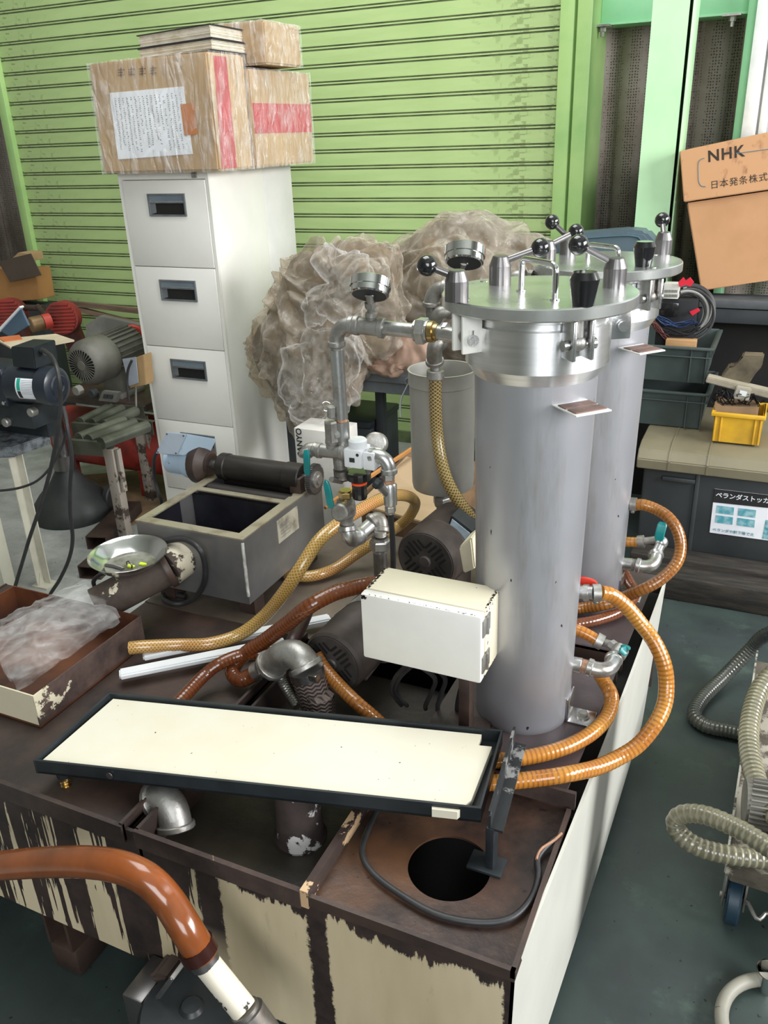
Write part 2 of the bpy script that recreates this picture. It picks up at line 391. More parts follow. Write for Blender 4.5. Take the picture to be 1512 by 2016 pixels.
def cladding():
    t = NT('perforated brown grey cladding'); v = t.coord()
    vo = t.node('ShaderNodeTexVoronoi'); vo.inputs['Scale'].default_value = 95; vo.inputs['Randomness'].default_value = .25
    t.link(v, vo.inputs['Vector'])
    dots = t.ramp(vo.outputs['Distance'], .22, .36, (1, 1, 1, 1), (0, 0, 0, 1))
    base = t.mix(t.ramp(t.noise(v, 3, 4), .4, .65), rgb('8b827a'), rgb('6e6358'))
    t.set(**{'Base Color': t.mix(dots, base, rgb('3d362f')), 'Roughness': .6}); return t.m
mb = MB(); YB = 3.98
prof = []
x = -4.6; k = 0
while x < 3.4:
    for dx, dy in ((0, 0), (.02, .028), (.06, .034), (.085, .03), (.10, .006), (.13, .0)):
        prof.append((x+dx, YB-dy))
    x += .155
for i in range(len(prof)-1):
    (xa, ya), (xb, yb) = prof[i], prof[i+1]
    h_ = 4.3 if xa < aY(1490, 60, 3.75).x else .95
    mb.poly([(xa, ya, 0), (xb, yb, 0), (xb, yb, h_), (xa, ya, h_)])
bmesh.ops.remove_doubles(mb.bm, verts=mb.bm.verts, dist=1e-5)
o = structure('wall_back', mb, cladding()); so = o.modifiers.new('thickness', 'SOLIDIFY'); so.thickness = -.02
# roller shutter: every slat is its own piece
XL, XR = aY(60, 420, W).x-.02, aY(1098, 230, W).x+.02
sh = bpy.data.objects.new('door_1', None); COL.objects.link(sh); sh['kind'] = 'structure'; sh.location = (0, W, 0)
PT = .0692; z0 = 1.104-PT*15-.006
mb = MB(); base = [(0, 0, 0), ]
pf = [(.006, 0), (.046, -.001), (.0485, .003), (.0515, .003), (.053, -.0015), (.0585, -.0015), (.060, .004), (.0635, .004), (.065, 0), (.0692, -.0004)]
pf = [(a+0, b) for a, b in pf]
pf = [(0, .0)]+pf
for i in range(len(pf)-1):
    (za, ya), (zb, yb) = pf[i], pf[i+1]
    f = mb.poly([(XL, ya, za), (XR, ya, za), (XR, yb, zb), (XL, yb, zb)])
    f.material_index = 1 if 2 <= i <= 8 and i not in (5,) else 0
bmesh.ops.remove_doubles(mb.bm, verts=mb.bm.verts, dist=1e-6)
mb.box(XL, XR, .006, .010, .0, .0690)
def slat_mat():
    t = NT('shutter slat enamel'); v = t.coord()
    sp = t.node('ShaderNodeSeparateXYZ'); t.link(v, sp.inputs[0])
    base = t.mix(t.ramp(t.noise(t.coord((1, 1, 6)), 2.5, 4), .35, .7), rgb('b8d08f'), rgb('abc583'))
    # scuff marks rubbed by the guide rails at both ends of the slats
    ends = t.math('MAXIMUM', t.math('MULTIPLY_ADD', sp.outputs[0], 2.2, -XR*2.2+1), t.math('MULTIPLY_ADD', sp.outputs[0], -2.2, XL*2.2+1), clamp=True)
    br = t.node('ShaderNodeTexVoronoi'); br.distance = 'CHEBYCHEV'; br.inputs['Scale'].default_value = 38; t.link(t.coord((1, 1, 1.6)), br.inputs['Vector'])
    mk = t.math('MULTIPLY', t.ramp(br.outputs['Distance'], .52, .56), t.math('MULTIPLY', ends, t.ramp(t.noise(v, 25), .45, .55)))
    base = t.mix(t.math('MULTIPLY', ends, .25), base, rgb('a0ad80'))
    t.set(**{'Base Color': t.mix(t.math('MULTIPLY', mk, .8), base, rgb('6d7a4c')), 'Roughness': .42}); return t.m
sl = mb.build('slat', [slat_mat(), greend], sh, sm=0); sl.location = (0, 0, z0)
sl.data.transform(Matrix.Translation((0, W, 0)))     # mesh was written relative to the shutter already
for i in range(1, 46):
    c = sl.copy(); COL.objects.link(c); c.location = (0, 0, z0+i*PT)
mb = MB(); mb.box(XL, XR, -.008, .02, 0.0, max(.01, z0-.001)).build('bottom_bar', greend, sh).data.transform(Matrix.Translation((0, W, 0)))
mb = MB(); a = aY(0, 180, W-.02); b = aY(62, 520, W-.02); xo = (a.x+b.x)/2-.015
mb.box(xo, XL+.02, W-.03, W+.06, 0, 4.3, .003); structure('trim_1', mb, green2)
x1 = aY(1131, 50, W-.03).x; x2 = aY(1138, 50, W-.03).x; x3 = aY(1168, 50, W-.03).x
mb = MB(); mb.box(XR-.02, x1, W-.035, W+.06, 0, 4.3, .003); mb.box(x1, x2, W+.0, W+.06, 0, 4.3); mb.box(x2, x3, W-.05, W+.25, 0, 4.3, .004)
structure('trim_2', mb, green2)
# mint steel frame: girt, column, window post
g0 = aY(1170, 28, 3.82); 
mb = MB(); mb.box(x3, .75, 3.80, 3.93, g0.z-.045, g0.z+.045, .003); mb.box(x3, .75, 3.78, 3.80, g0.z-.045, g0.z-.037)
structure('trim_3', mb, mintd)
c0 = aY(1286, 0, 3.45).x; c1 = aY(1366, 0, 3.45).x
mb = MB(); mb.box(c0, c1, 3.45, 3.462, 0, 4.3); mb.box((c0+c1)/2-.004, (c0+c1)/2+.004, 3.462, 3.588, 0, 4.3); mb.box(c0, c1, 3.588, 3.60, 0, 4.3)
mb.box(c1-.014, c1+.006, 3.45, 3.60, 0, 4.3, .003)
structure('trim_4', mb, mint)
p0 = aY(1463, 100, 3.75).x; p1 = aY(1486, 60, 3.75).x
mb = MB(); mb.box(p0, p1, 3.74, 3.93, 0, 4.3, .003); structure('trim_5', mb, mintd)
# bolts with plates under the girt
for i, (px, py) in enumerate(((1187, 50), (1443, 30))):
    q = aY(px, py, 3.76); mb = MB(); mb.box(q.x-.035, q.x+.03, 3.73, 3.80, g0.z-.052, g0.z-.045)
    mb.cyl((q.x, 3.76, g0.z-.085), (q.x, 3.76, g0.z-.045), .007, n=6); mb.cyl((q.x, 3.76, g0.z-.068), (q.x, 3.76, g0.z-.052), .013, n=6)
    mb.build('bracket_bolt', castm, bpy.data.objects['trim_3'])
# window at the right edge with foliage outside
wx = p1; mb = MB()
mb.box(wx, wx+.05, 3.70, 3.78, .95, 4.0, .003); mb.box(wx+.058, wx+.085, 3.70, 3.76, .95, 4.0, .003); mb.box(wx+.085, 3.2, 3.70, 3.78, .95, 1.02, .003)
mb.box(wx+.04, wx+.07, 3.73, 3.77, .95, 4.0)
win = structure('window_1', mb, mat('white aluminium sash', rgb('e9eaea'), .35, 0))
t = NT('window glass'); t.set(**{'Base Color': (1, 1, 1), 'Roughness': .0, 'IOR': 1.45, 'Alpha': .12}); glass = t.m
MB().box(wx+.085, 3.2, 3.735, 3.741, 1.02, 4.0).build('pane', glass, win)
mb = MB(); rr = random.Random(3)
for i in range(1500):
    c = V((rr.uniform(.6, 2.8), rr.uniform(4.7, 5.4), rr.uniform(.4, 2.6))); a_ = rr.uniform(0, 6.28); s_ = rr.uniform(.03, .07)
    d = V((math.cos(a_), rr.uniform(-.5, .5), math.sin(a_)))*s_; e = V((-math.sin(a_), rr.uniform(-.5, .5), math.cos(a_)))*s_*.5
    mb.poly([c-d, c-e, c+d, c+e])
for i in range(9): mb.cyl((.7+i*.25, 5.1, 0), (.75+i*.25, 5.0, 2.5), .018, .008, n=6)
f = mb.build('garden_foliage', mat('leaf green', rgb('7fae3e'), .5, 0, col2=rgb('4f7f2a'), ns=6), kind='stuff', sm=0)
tag(f, 'bright green garden foliage seen through the window at the right', 'foliage')
# ---------------------------------------------------------------- the tank unit
ZT = .46
XF = -.1825; XB = -.146; YF = .72; YBK = 1.82; XLF = -1.62
unit = thing('coolant_tank', 'large rust streaked cream steel coolant tank filling the foreground', 'tank', (-.85, 1.25, 0))
def front_mat():
    """cream paint eaten away by rust: ragged top margin, vertical drips, a wide rust band at the joint"""
    t = NT('rust streaked cream front'); v = t.coord(); sp = t.node('ShaderNodeSeparateXYZ'); t.link(v, sp.inputs[0])
    X = t.math('ADD', sp.outputs[0], -.85); Z = sp.outputs[2]
    drop = t.math('SUBTRACT', ZT, Z)
    n1 = t.noise(t.coord((24, 1, 1.1)), 1, 5, .65); n2 = t.noise(t.coord((75, 1, 7)), 1, 6, .75); n3 = t.noise(v, 60, 5, .75)
    leftw = t.ramp(X, 0, 1)
    l = t.math('MULTIPLY_ADD', X, -5, -3.1, clamp=True)             # 0 right of X=-.62, 1 left of -.82
    # depth of the rusted margin under the rim
    m = t.math('ADD', t.math('MULTIPLY', n1, .12), t.math('MULTIPLY_ADD', n2, .05, -.045))
    m = t.math('ADD', m, t.math('MULTIPLY', l, t.math('MULTIPLY_ADD', t.ramp(n1, .47, .62), .55, .0)))
    m = t.math('ADD', m, t.math('MULTIPLY', t.math('SUBTRACT', n3, .5), .03))
    a = t.math('SUBTRACT', m, drop)
    rustA = t.math('MULTIPLY', a, 200, clamp=True)
    bw = t.math('ADD', t.math('MULTIPLY_ADD', n2, .016, .008), t.math('MULTIPLY', t.math('SUBTRACT', n3, .5), .02))
    def band(x0, wd):
        d = t.math('SUBTRACT', t.math('ADD', bw, wd), t.math('ABSOLUTE', t.math('SUBTRACT', X, x0)))
        return t.math('MULTIPLY', d, 300, clamp=True)
    r = t.math('MAXIMUM', rustA, band(-.472, .002))
    r = t.math('MAXIMUM', r, t.math('MULTIPLY', band(-.66, .006), t.math('MULTIPLY_ADD', drop, -9, 2.3, clamp=True)))
    r = t.math('MAXIMUM', r, t.math('MULTIPLY', band(-.190, -.008), 1))
    low = t.math('SUBTRACT', t.math('MULTIPLY_ADD', n3, .05, .13), Z)
    r = t.math('MAXIMUM', r, t.math('MULTIPLY', low, 120, clamp=True))
    sp2 = t.math('MULTIPLY', t.ramp(t.noise(t.coord((40, 1, 9)), 1, 5, .7), .66, .67), t.math('MULTIPLY_ADD', l, .9, .1))
    r = t.math('MAXIMUM', r, sp2)
    rc = t.mix(t.ramp(t.noise(v, 22, 6, .7), .38, .66), rgb('3c2e2a'), rgb('241c1a'))
    pc = t.mix(t.ramp(t.noise(t.coord((6, 1, 1.2)), 1, 4), .4, .7), rgb('d8c8a8'), rgb('bcab8b'))
    t.set(**{'Base Color': t.mix(r, pc, rc), 'Roughness': t.math('MULTIPLY_ADD', r, .2, .4)})
    t.bump(r, -.4, .001); return t.m
frontm = front_mat()
MB().prism([(XLF, YF, .168), (XF-.006, YF, .150), (XF, YF, ZT), (XLF, YF, ZT)], (0, .006, 0)).build('front_panel', frontm, unit)
sidem = chip('cream side paint', rgb('cdccc2'), rgb('3c2e28'), ns=26, th=.27, soft=.01, stretch=(1, 1, .5), rough=.38, bump=.2)
mb = MB()                                            # right side panel, slightly bowed outwards
N = 12; t0 = []; t1 = []
for i in range(N+1):
    s = i/N; y = YF+.0+(YBK-YF)*s; xt = XF+(XB-XF)*s; bow = .004*math.sin(PI*s)
    t0.append((xt+bow, y, ZT)); t1.append((-.190+.026*s+bow, y, .045))
for i in range(N):
    a, b, c, d = V(t1[i]), V(t1[i+1]), V(t0[i+1]), V(t0[i]); o_ = V((-.005, 0, 0))
    mb.hexa([a, b, c, d], [a+o_, b+o_, c+o_, d+o_])
bmesh.ops.remove_doubles(mb.bm, verts=mb.bm.verts, dist=1e-5)
mb.build('side_panel', sidem, unit)
XN, YN_ = -1.238, 1.245                               # the deck steps in at the rear left
MB().box(XLF, XLF+.006, YF, YN_, .165, ZT).build('side_panel', rust, unit)
MB().box(XN, XN+.006, YN_, YBK, .165, ZT-.008).build('side_panel', rust, unit)
MB().box(XLF+.006, XN, YN_-.006, YN_, .165, ZT-.008).build('rear_panel', rust, unit)
MB().box(XN+.006, XB-.006, YBK-.006, YBK, .165, ZT-.008).build('rear_panel', rust, unit)
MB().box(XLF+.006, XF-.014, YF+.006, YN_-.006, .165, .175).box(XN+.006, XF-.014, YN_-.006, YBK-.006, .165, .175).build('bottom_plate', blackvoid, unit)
# right compartment: recessed lid with the round opening
hc = aZ(884, 1707, .447); hr = .0605
top = mat('oily rust brown lid', rgb('43332b'), .42, 0, col2=rgb('211a18'), ns=9, lo=.36, hi=.66, bump=.5, bs=55, rvar=.4)
def lid_mat():
    t = NT('rust stained lid round the opening'); v = t.coord()
    n = t.noise(v, 10, 7, .68); n2 = t.noise(v, 4, 4)
    c = t.mix(t.ramp(n, .4, .62), rgb('49352b'), rgb('271d1a'))
    c = t.mix(t.ramp(n2, .5, .68), c, rgb('61422c'))
    c = t.mix(t.ramp(t.noise(v, 45, 3), .66, .7), c, rgb('15100f'))
    t.set(**{'Base Color': c, 'Roughness': t.math('MULTIPLY_ADD', n, .5, .2)}); t.bump(t.noise(v, 60, 6), .5, .002); return t.m
mb = MB(); n = 48; xl, xr, yf, yb = -.486, XF-.006, YF+.006, 1.04
ring = []; outr = []
for i in range(n):
    a = 2*PI*i/n; d = V((math.cos(a), math.sin(a), 0)); ring.append(hc+d*hr)
    k = min([(xr-hc.x)/d.x if d.x > 1e-6 else 9, (xl-hc.x)/d.x if d.x < -1e-6 else 9, (yb-hc.y)/d.y if d.y > 1e-6 else 9, (yf-hc.y)/d.y if d.y < -1e-6 else 9])
    outr.append(hc+d*k)
dz = V((0, 0, .004))
for c_ in ((xl, yf), (xr, yf), (xl, yb), (xr, yb)):      # snap ring points to the plate's corners
    k = min(range(n), key=lambda q: (outr[q]-V((*c_, hc.z))).length); outr[k] = V((*c_, hc.z))
for i in range(n):
    j = (i+1) % n; mb.hexa([ring[i]-dz, ring[j]-dz, outr[j]-dz, outr[i]-dz], [ring[i], ring[j], outr[j], outr[i]])
bmesh.ops.remove_doubles(mb.bm, verts=mb.bm.verts, dist=1e-5)
mb.build('opening_lid', lid_mat(), unit, sm=0)
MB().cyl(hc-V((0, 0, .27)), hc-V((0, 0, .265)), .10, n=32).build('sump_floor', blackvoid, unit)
MB().box(-.487, XF-.0, YF-.003, YF+.004, ZT-.016, ZT+.003).build('rim', rust, unit)
MB().box(XF-.006, XF+.001, YF-.003, 1.02, ZT-.01, ZT+.003).build('rim', rust, unit)
# divider lip with scraped cream edge
dv = chip('scraped divider', rgb('c9a984'), rgb('3a2b25'), ns=9, th=.52, soft=.01, stretch=(1, 1, 1.5))
MB().prism([(-.492, YF-.004, ZT-.02), (-.492, YF-.004, ZT+.012), (-.492, 1.02, ZT+.012), (-.492, 1.02, ZT-.02)], (.012, 0, 0)).build('divider', dv, unit)
# middle compartment tray
mid = mat('oily olive brown tray floor', rgb('3f3a30'), .38, 0, col2=rgb('292420'), ns=6, lo=.38, hi=.64, bump=.5, bs=50, rvar=.4)
MB().box(-.785, -.492, YF+.006, 1.30, .399, .405).build('tray_floor', mid, unit)
lipm = chip('rim with flaked paint', rgb('b59a80'), rgb('4a3a34'), ns=9, th=.63, soft=.015)
MB().box(-.785, -.492, YF-.006, YF+.002, .437, .470).box(-.785, -.492, YF+.006, YF+.009, .405, .45).build('rim', lipm, unit)
MB().box(-.785, -.779, YF, 1.30, .405, .470).build('rim', rust, unit)
# left compartment lid with its upturned edge
MB().box(XLF+.006, -.806, YF+.004, 1.245, .452, .458).box(-1.238, -.806, 1.245, 1.30, .452, .458).build('lid_plate', rust, unit)
MB().box(XLF, -.806, YF-.008, YF, .436, .472).build('rim', rust, unit)
MB().box(-.812, -.806, YF-.004, 1.30, .44, .475).build('rim', rust, unit)
# back deck that carries the pumps, the separator and the trays
MB().box(XN, -.455, 1.30, YBK, .452, .46).build('deck_plate', mat('greasy deck plate', rgb('6b5f52'), .5, 0, col2=rgb('3d342e'), ns=4, lo=.36, hi=.66, bump=.4, bs=35, rvar=.35), unit)
# raised base plates of the two filters, with a dark slot left along the side panel
xe = lambda y: XF+(XB-XF)*(y-YF)/(YBK-YF)
plum = mat('plum brown plate', rgb('4a3f40'), .45, 0, col2=rgb('332a29'), ns=5, bump=.3, bs=50, rvar=.25)
def deck(y0, y1, z, name):
    MB().prism([(-.455, y0, z-.006), (xe(y0)-.022, y0, z-.006), (xe(y1)-.022, y1, z-.006), (-.455, y1, z-.006)], (0, 0, .006)).build(name, plum, unit)
deck(1.035, 1.405, .482, 'filter_base_plate'); deck(1.45, 1.80, .482, 'filter_base_plate')
MB().box(-.455, xe(1.035)-.006, 1.028, 1.035, .455, .487).build('plate_lip', lipm, unit)
MB().box(-.455, xe(1.4)-.022, 1.400, 1.406, .44, .482).build('plate_lip', rust, unit)
MB().box(-.455, xe(1.45)-.022, 1.45, 1.456, .44, .482).build('plate_lip', rust, unit)
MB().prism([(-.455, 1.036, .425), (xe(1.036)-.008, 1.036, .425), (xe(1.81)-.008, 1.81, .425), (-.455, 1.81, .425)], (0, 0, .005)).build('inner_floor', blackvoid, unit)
# feet
for (x, y) in ((-1.03, .76), (-.26, .84), (-.26, 1.72), (-1.18, 1.72)):
    MB().box(x-.05, x+.02, y-.03, y+.05, 0, .07, .012).box(x-.045, x-.038, y-.03, y+.04, .07, .167).box(x+.008, x+.015, y-.03, y+.04, .07, .167).build('foot', rust, unit)
# ---------------------------------------------------------------- filter housings
def filter_housing(cx, cy, label, rods, knob, posts, pads, name='filter_housing', dz=0):
    f = thing(name, label, 'filter', (cx, cy, .482), 'tall cylindrical filter housings')
    O = V((cx, cy, 0))
    MB().lathe(O, [(.081, .482), (.0825, .49), (.0915, 1.100)], n=64, cap=True).build('tank_body', tankm, f)
    MB().lathe(O, [(.0915, 1.097), (.094, 1.099), (.1055, 1.117), (.1058, 1.176), (.101, 1.178), (.101, 1.186), (.105, 1.188), (.105, 1.197)], n=64).build('flange_ring', turned, f, sm=20)
    MB().lathe(O, [(.138, 1.197), (.140, 1.199), (.140, 1.213), (.1385, 1.215)], n=72).build('lid', lidm, f, sm=20)
    h0, h1 = [V(p) for p in posts['handle']]
    mb = MB()
    def arc(a, b):
        u = (b-a).normalized(); z = V((0, 0, 1)); R_ = .010; out = [a]
        for k in range(7): t_ = k/6*PI/2; out.append(a+z*(.046-R_)+z*math.sin(t_)*R_+u*(1-math.cos(t_))*R_)
        return out
    L = arc(h0, h1); Rr_ = arc(h1, h0)[::-1]
    mb.tube(L+Rr_, .0045, 12, smooth=False); mb.cyl(h0, h0+V((0, 0, .002)), .0075); mb.cyl(h1, h1+V((0, 0, .002)), .0075)
    mb.build('lid_handle', polish, f)
    for i, (p, rod) in enumerate(zip(posts['p'], rods)):
        p = V(p); n_ = MB().lathe(V((p.x, p.y, 0)), [(.0165, 1.215), (.0165, 1.217), (.0165, 1.242), (.0118, 1.255), (.0108, 1.2565)] , n=28).build('clamp_nut', gunm, f, sm=12)
        if rod:
            q = V((p.x, p.y, 1.247)); e = aY(rod[0], rod[1], p.y+rod[2])+V((0, 0, dz)); d = (e-q).normalized(); e = e-d*.008
            MB().cyl(q, e, .0052, n=14).build('handle_rod', gunm, n_)
            MB().sphere(e+d*.008, .0145, 24).build('ball_knob', blackb, n_)
    k = V(knob); MB().lathe(V((k.x, k.y, 0)), [(.0145, 1.215), (.0185, 1.240), (.0195, 1.249), (.0155, 1.257), (.015, 1.258)], n=32).build('grip_knob', blackb, f, sm=12)
    # swing bolts with their lugs under every post
    for i, p in enumerate(list(posts['p'])+[knob]):
        d = V((p[0]-cx, p[1]-cy, 0)).normalized(); tn = V((-d.y, d.x, 0)); c = O+d*.121
        M = Matrix(((d.x, tn.x, 0, c.x), (d.y, tn.y, 0, c.y), (0, 0, 1, 0), (0, 0, 0, 1)))
        lg = MB()
        for s_ in (-1, 1):
            lg.box(-.018, .014, s_*.0135-.003, s_*.0135+.003, 1.142, 1.196, .002, M)
        lug = lg.build('clamp_lug', cabm if i == 0 else steel, f)
        MB().cyl(c+tn*.024+V((0, 0, 1.162)), c-tn*.024+V((0, 0, 1.162)), .0048, n=12).cyl(c-tn*.0245+V((0, 0, 1.162)), c-tn*.019+V((0, 0, 1.162)), .0078, n=14).cyl(c+tn*.0245+V((0, 0, 1.162)), c+tn*.019+V((0, 0, 1.162)), .0078, n=14).cyl(c+tn*.022+V((0, -.0, 1.158)), c+tn*.022+V((0, 0, 1.176)), .0016, n=6).build('pin', steel, lug)
        MB().cyl(c+V((0, 0, 1.162)), c+V((0, 0, 1.216)), .006, n=14).sphere(c+V((0, 0, 1.164)), .0105, 16).build('swing_bolt', castm, lug)
    # a small step with worn non-slip pads
    s0 = V(pads[0]); a_ = pads[1]; d = V((math.cos(a_), math.sin(a_), 0)); tn = V((-d.y, d.x, 0))
    M = Matrix(((d.x, tn.x, 0, s0.x), (d.y, tn.y, 0, s0.y), (0, 0, 1, s0.z), (0, 0, 0, 1)))
    st = MB().box(-.01, .052, -.029, .029, -.0012, .0012, .0008, M).build('step_plate', cabm, f)
    padm = mat('worn brown pad', rgb('7a5f55'), .6, 0, col2=rgb('4f3b35'), ns=30, bump=.3)
    for k in (0, 1): MB().box(.002+k*.024, .022+k*.024, -.026, .026, .0014, .0030, .0006, M).build('pad', padm, st)
    # foot bracket with bolt
    a0 = 0.05 if name else 0
    d = V((math.cos(a0), math.sin(a0), 0)); c = O+d*.083
    br_ = MB().box(c.x-.001, c.x+.003, c.y-.022, c.y+.022, .484, .530, .001).box(c.x, c.x+.045, c.y-.022, c.y+.022, .482, .486, .001).build('foot_bracket', steel, f)
    MB().cyl((c.x+.025, c.y, .486), (c.x+.025, c.y, .489), .011, n=20).cyl((c.x+.025, c.y, .489), (c.x+.025, c.y, .497), .008, n=6).build('bolt', castm, br_)
    if dz:                                            # this housing is a little shorter
        for ch in f.children:
            if not ch.name.startswith(('tank_body', 'step_plate', 'foot_bracket')): ch.location.z -= dz
    return f
ZL = 1.215
P = lambda x, y: aZ(x, y, ZL)
filter_housing(-.317, 1.218, 'tall silver filter housing nearest the camera, white box beside it',
    [(841, 523, -.01), (1064, 488, .03), (1139, 482, -.02)], P(1148, 601),
    {'p': [P(899, 592), P(984, 559), P(1209, 565)], 'handle': [P(1026, 573), P(1092, 590)]}, (aY(1127, 795, 1.155), -.75))
ZL = 1.195
filter_housing(-.310, 1.675, 'second silver filter housing standing behind the nearest one',
    [(1134, 456, .04), (1087, 437, .0), (1304, 433, .03)], P(1266, 524),
    {'p': [P(1076, 519), P(1117, 500), P(1304, 500)], 'handle': [P(1157, 508), P(1216, 516)]}, (aY(1248, 683, 1.60), -.72), dz=.020)
# ---------------------------------------------------------------- white junction box on its post
YJ = 1.05
j0 = aY(708, 1165, YJ); j1 = aY(948, 1220, YJ); jz1 = (j0.z+j1.z)/2; jz0 = (aY(715, 1295, YJ).z+aY(940, 1345, YJ).z)/2
jd = min(.10, aX(987, 1150, j1.x).y-YJ)
jb = thing('junction_box', 'white enamelled switch box with two hinges, chipped along its edges', 'box', (j0.x/2+j1.x/2, YJ+.05, jz0))
MB().box(j0.x, j1.x, YJ+.022, YJ+jd, jz0, jz1, .003).build('body', creamc, jb)
wjb = chip('white enamel door', rgb('e6e4de'), rgb('4a3a30'), ns=12, th=.27, soft=.01, rough=.35, bump=.2)
dr = MB().box(j0.x, j1.x, YJ, YJ+.020, jz0, jz1, .004).build('door', wjb, jb)
for zz in (.26, .80):
    z = jz0+(jz1-jz0)*zz
    MB().box(j1.x, j1.x+.0025, YJ+.004, YJ+.038, z-.015, z+.015, .0008).cyl((j1.x+.003, YJ+.021, z-.015), (j1.x+.003, YJ+.021, z+.015), .0032, n=10).build('hinge', castm, jb)
MB().box(j1.x-.055, j1.x-.035, 1.10, 1.125, .488, jz0+.001, .002).box(j1.x-.085, j1.x-.01, 1.09, 1.15, .482, .489).build('post', rust, jb)
# flaked enamel along the box's edges
mb = MB(); rr = random.Random(11)
def flake(c, u, v_, n_, s):
    u, v_, n_ = V(u), V(v_), V(n_); mb.prism([V(c)+n_*.0002+u*math.cos(a)*s*rr.uniform(.5, 1.2)+v_*math.sin(a)*s*rr.uniform(.3, .9) for a in [2*PI*i/7 for i in range(7)]], n_*.0003)
for k in range(60):
    t = rr.random(); s = rr.uniform(.0008, .0032)
    flake((j0.x+rr.uniform(.001, .006), YJ+.024+t*(jd-.028), jz1), (0, 1, 0), (1, 0, 0), (0, 0, 1), s)
for k in range(36):
    t = rr.random(); s = rr.uniform(.0008, .0028)
    flake((j1.x-rr.uniform(.001, .005), YJ+.03+t*(jd-.034), jz1), (0, 1, 0), (1, 0, 0), (0, 0, 1), s)
for k in range(26): flake((j0.x+.004+rr.random()*(j1.x-j0.x-.008), YJ+.001+rr.random()*.003, jz1), (1, 0, 0), (0, 1, 0), (0, 0, 1), rr.uniform(.0006, .0018))
for k in range(12): flake((j0.x+rr.uniform(.002, .014), YJ, jz1-rr.uniform(.001, .008)), (1, 0, 0), (0, 0, 1), (0, -1, 0), rr.uniform(.001, .003))
for k in range(26): flake((j1.x, YJ+.024+rr.random()*(jd-.028), jz0+rr.choice((rr.uniform(.001, .005), jz1-jz0-rr.uniform(.001, .006)))), (0, 1, 0), (0, 0, 1), (1, 0, 0), rr.uniform(.0006, .0022))
mb.build('paint_flakes', rust, jb, sm=0, kind='stuff')
def board_mat():
    t = NT('stained ivory plastic'); v = t.coord(); c = t.mix(t.ramp(t.noise(v, 3), .4, .75), rgb('ddd8c6'), rgb('d3cab0'))
    c = t.mix(t.math('MULTIPLY', t.ramp(t.noise(v, 9, 6, .7), .66, .80), .5), c, rgb('9c8a62'))
    c = t.mix(t.ramp(t.noise(v, 110, 2), .745, .76), c, rgb('3a3126'))
    t.set(**{'Base Color': c, 'Roughness': .42}); return t.m
# ---------------------------------------------------------------- slanted black tray holding the white board
tA = aZ(65, 1497, .520); tB = aZ(215, 1363, .524); tC = aZ(990, 1437, .560); tD = aZ(947, 1592, .556)
tr = thing('drip_tray', 'long shallow black steel tray lying across the tank', 'tray', tA.lerp(tC, .5))
dn = V((0, 0, -.004)); up = V((0, 0, .026))
base = [tA, tD, tC, tB]
MB().prism([p-up for p in base], (0, 0, .004)).build('tray_bottom', blackm, tr)
def wall(a, b, h=.026, th=.004, inner=None):
    d = (b-a).normalized(); nrm = V((-d.y, d.x, 0)).normalized()*th
    return [a-V((0, 0, h)), b-V((0, 0, h)), b, a], nrm
for a, b in ((tA, tD), (tC, tB), (tB, tA)):
    q, n_ = wall(a, b); MB().prism(q, n_).build('side_wall', blackm, tr)
e = (tD-tA).normalized()
MB().prism(wall(tD, tC, .026)[0], (-.003, 0, 0)).build('end_wall', blackm, tr)
MB().cyl(tA.lerp(tD, .19)-V((0, .001, .013)), tA.lerp(tD, .19)-V((0, .003, .013)), .006, n=14).build('plug', gunm, tr)
# brass barb under the low corner
bp = tA+(tD-tA)*.045+(tB-tA)*.1-V((0, 0, .026))
MB().cyl(bp, bp-V((0, 0, .018)), .013, .011).build('outlet_socket', rubber, tr)
mb = MB(); pr = [(.008, 0), (.008, .006)]
for k in range(5): pr += [(.0085, .007+k*.006), (.006, .012+k*.006)]
ob = mb.lathe(bp-V((0, 0, .018)), pr, (0, 0, -1), 18).build('hose_barb', brass, tr)
# the board in the tray, notched at its right end
ins = lambda u, v_, h: (tA*(1-u)+tD*u)*(1-v_)+(tB*(1-u)+tC*u)*v_-V((0, 0, h))
bd = MB().prism([ins(u, v_, .020) for u, v_ in ((.012, .05), (.90, .05), (.905, -.03), (.955, -.03), (.975, .12), (.985, .80), (.955, .80), (.955, .95), (.02, .95))], (0, 0, .014)).build('plastic_board',
    board_mat(), sm=30)
tag(bd, 'long ivory white plastic board lying inside the black tray', 'board')
# end bracket made of steel angle that carries the tray
q0 = tD+V((.012, -.004, 0)); q1 = tC+V((.014, .01, 0))
fr = thing('tray_bracket', 'scuffed black steel angle bracket under the right end of the tray', 'bracket', V((q0.x, q0.y, .447)))
scf = chip('scuffed black angle', rgb('8a8a88'), rgb('202325'), ns=20, th=.54, soft=.05)
MB().prism([q0+V((0, 0, -.030)), q1+V((0, 0, -.030)), q1+V((0, 0, .004)), q0+V((0, 0, .004))], (.004, 0, 0)).prism([q0+V((.004, 0, -.030)), q1+V((.004, 0, -.030)), q1+V((.022, 0, -.030)), q0+V((.022, 0, -.030))], (0, 0, .004)).build('angle', scf, fr)
for q in (q0.lerp(q1, .06), q0.lerp(q1, .93)):
    MB().box(q.x-.002, q.x+.010, q.y-.012, q.y+.012, (.452 if q.y < 1.03 else .486), q.z-.028, .001).box(q.x-.028, q.x+.024, q.y-.02, q.y+.016, .447 if q.y < 1.03 else .482, .452 if q.y < 1.03 else .486, .001).build('leg', blackm, fr)
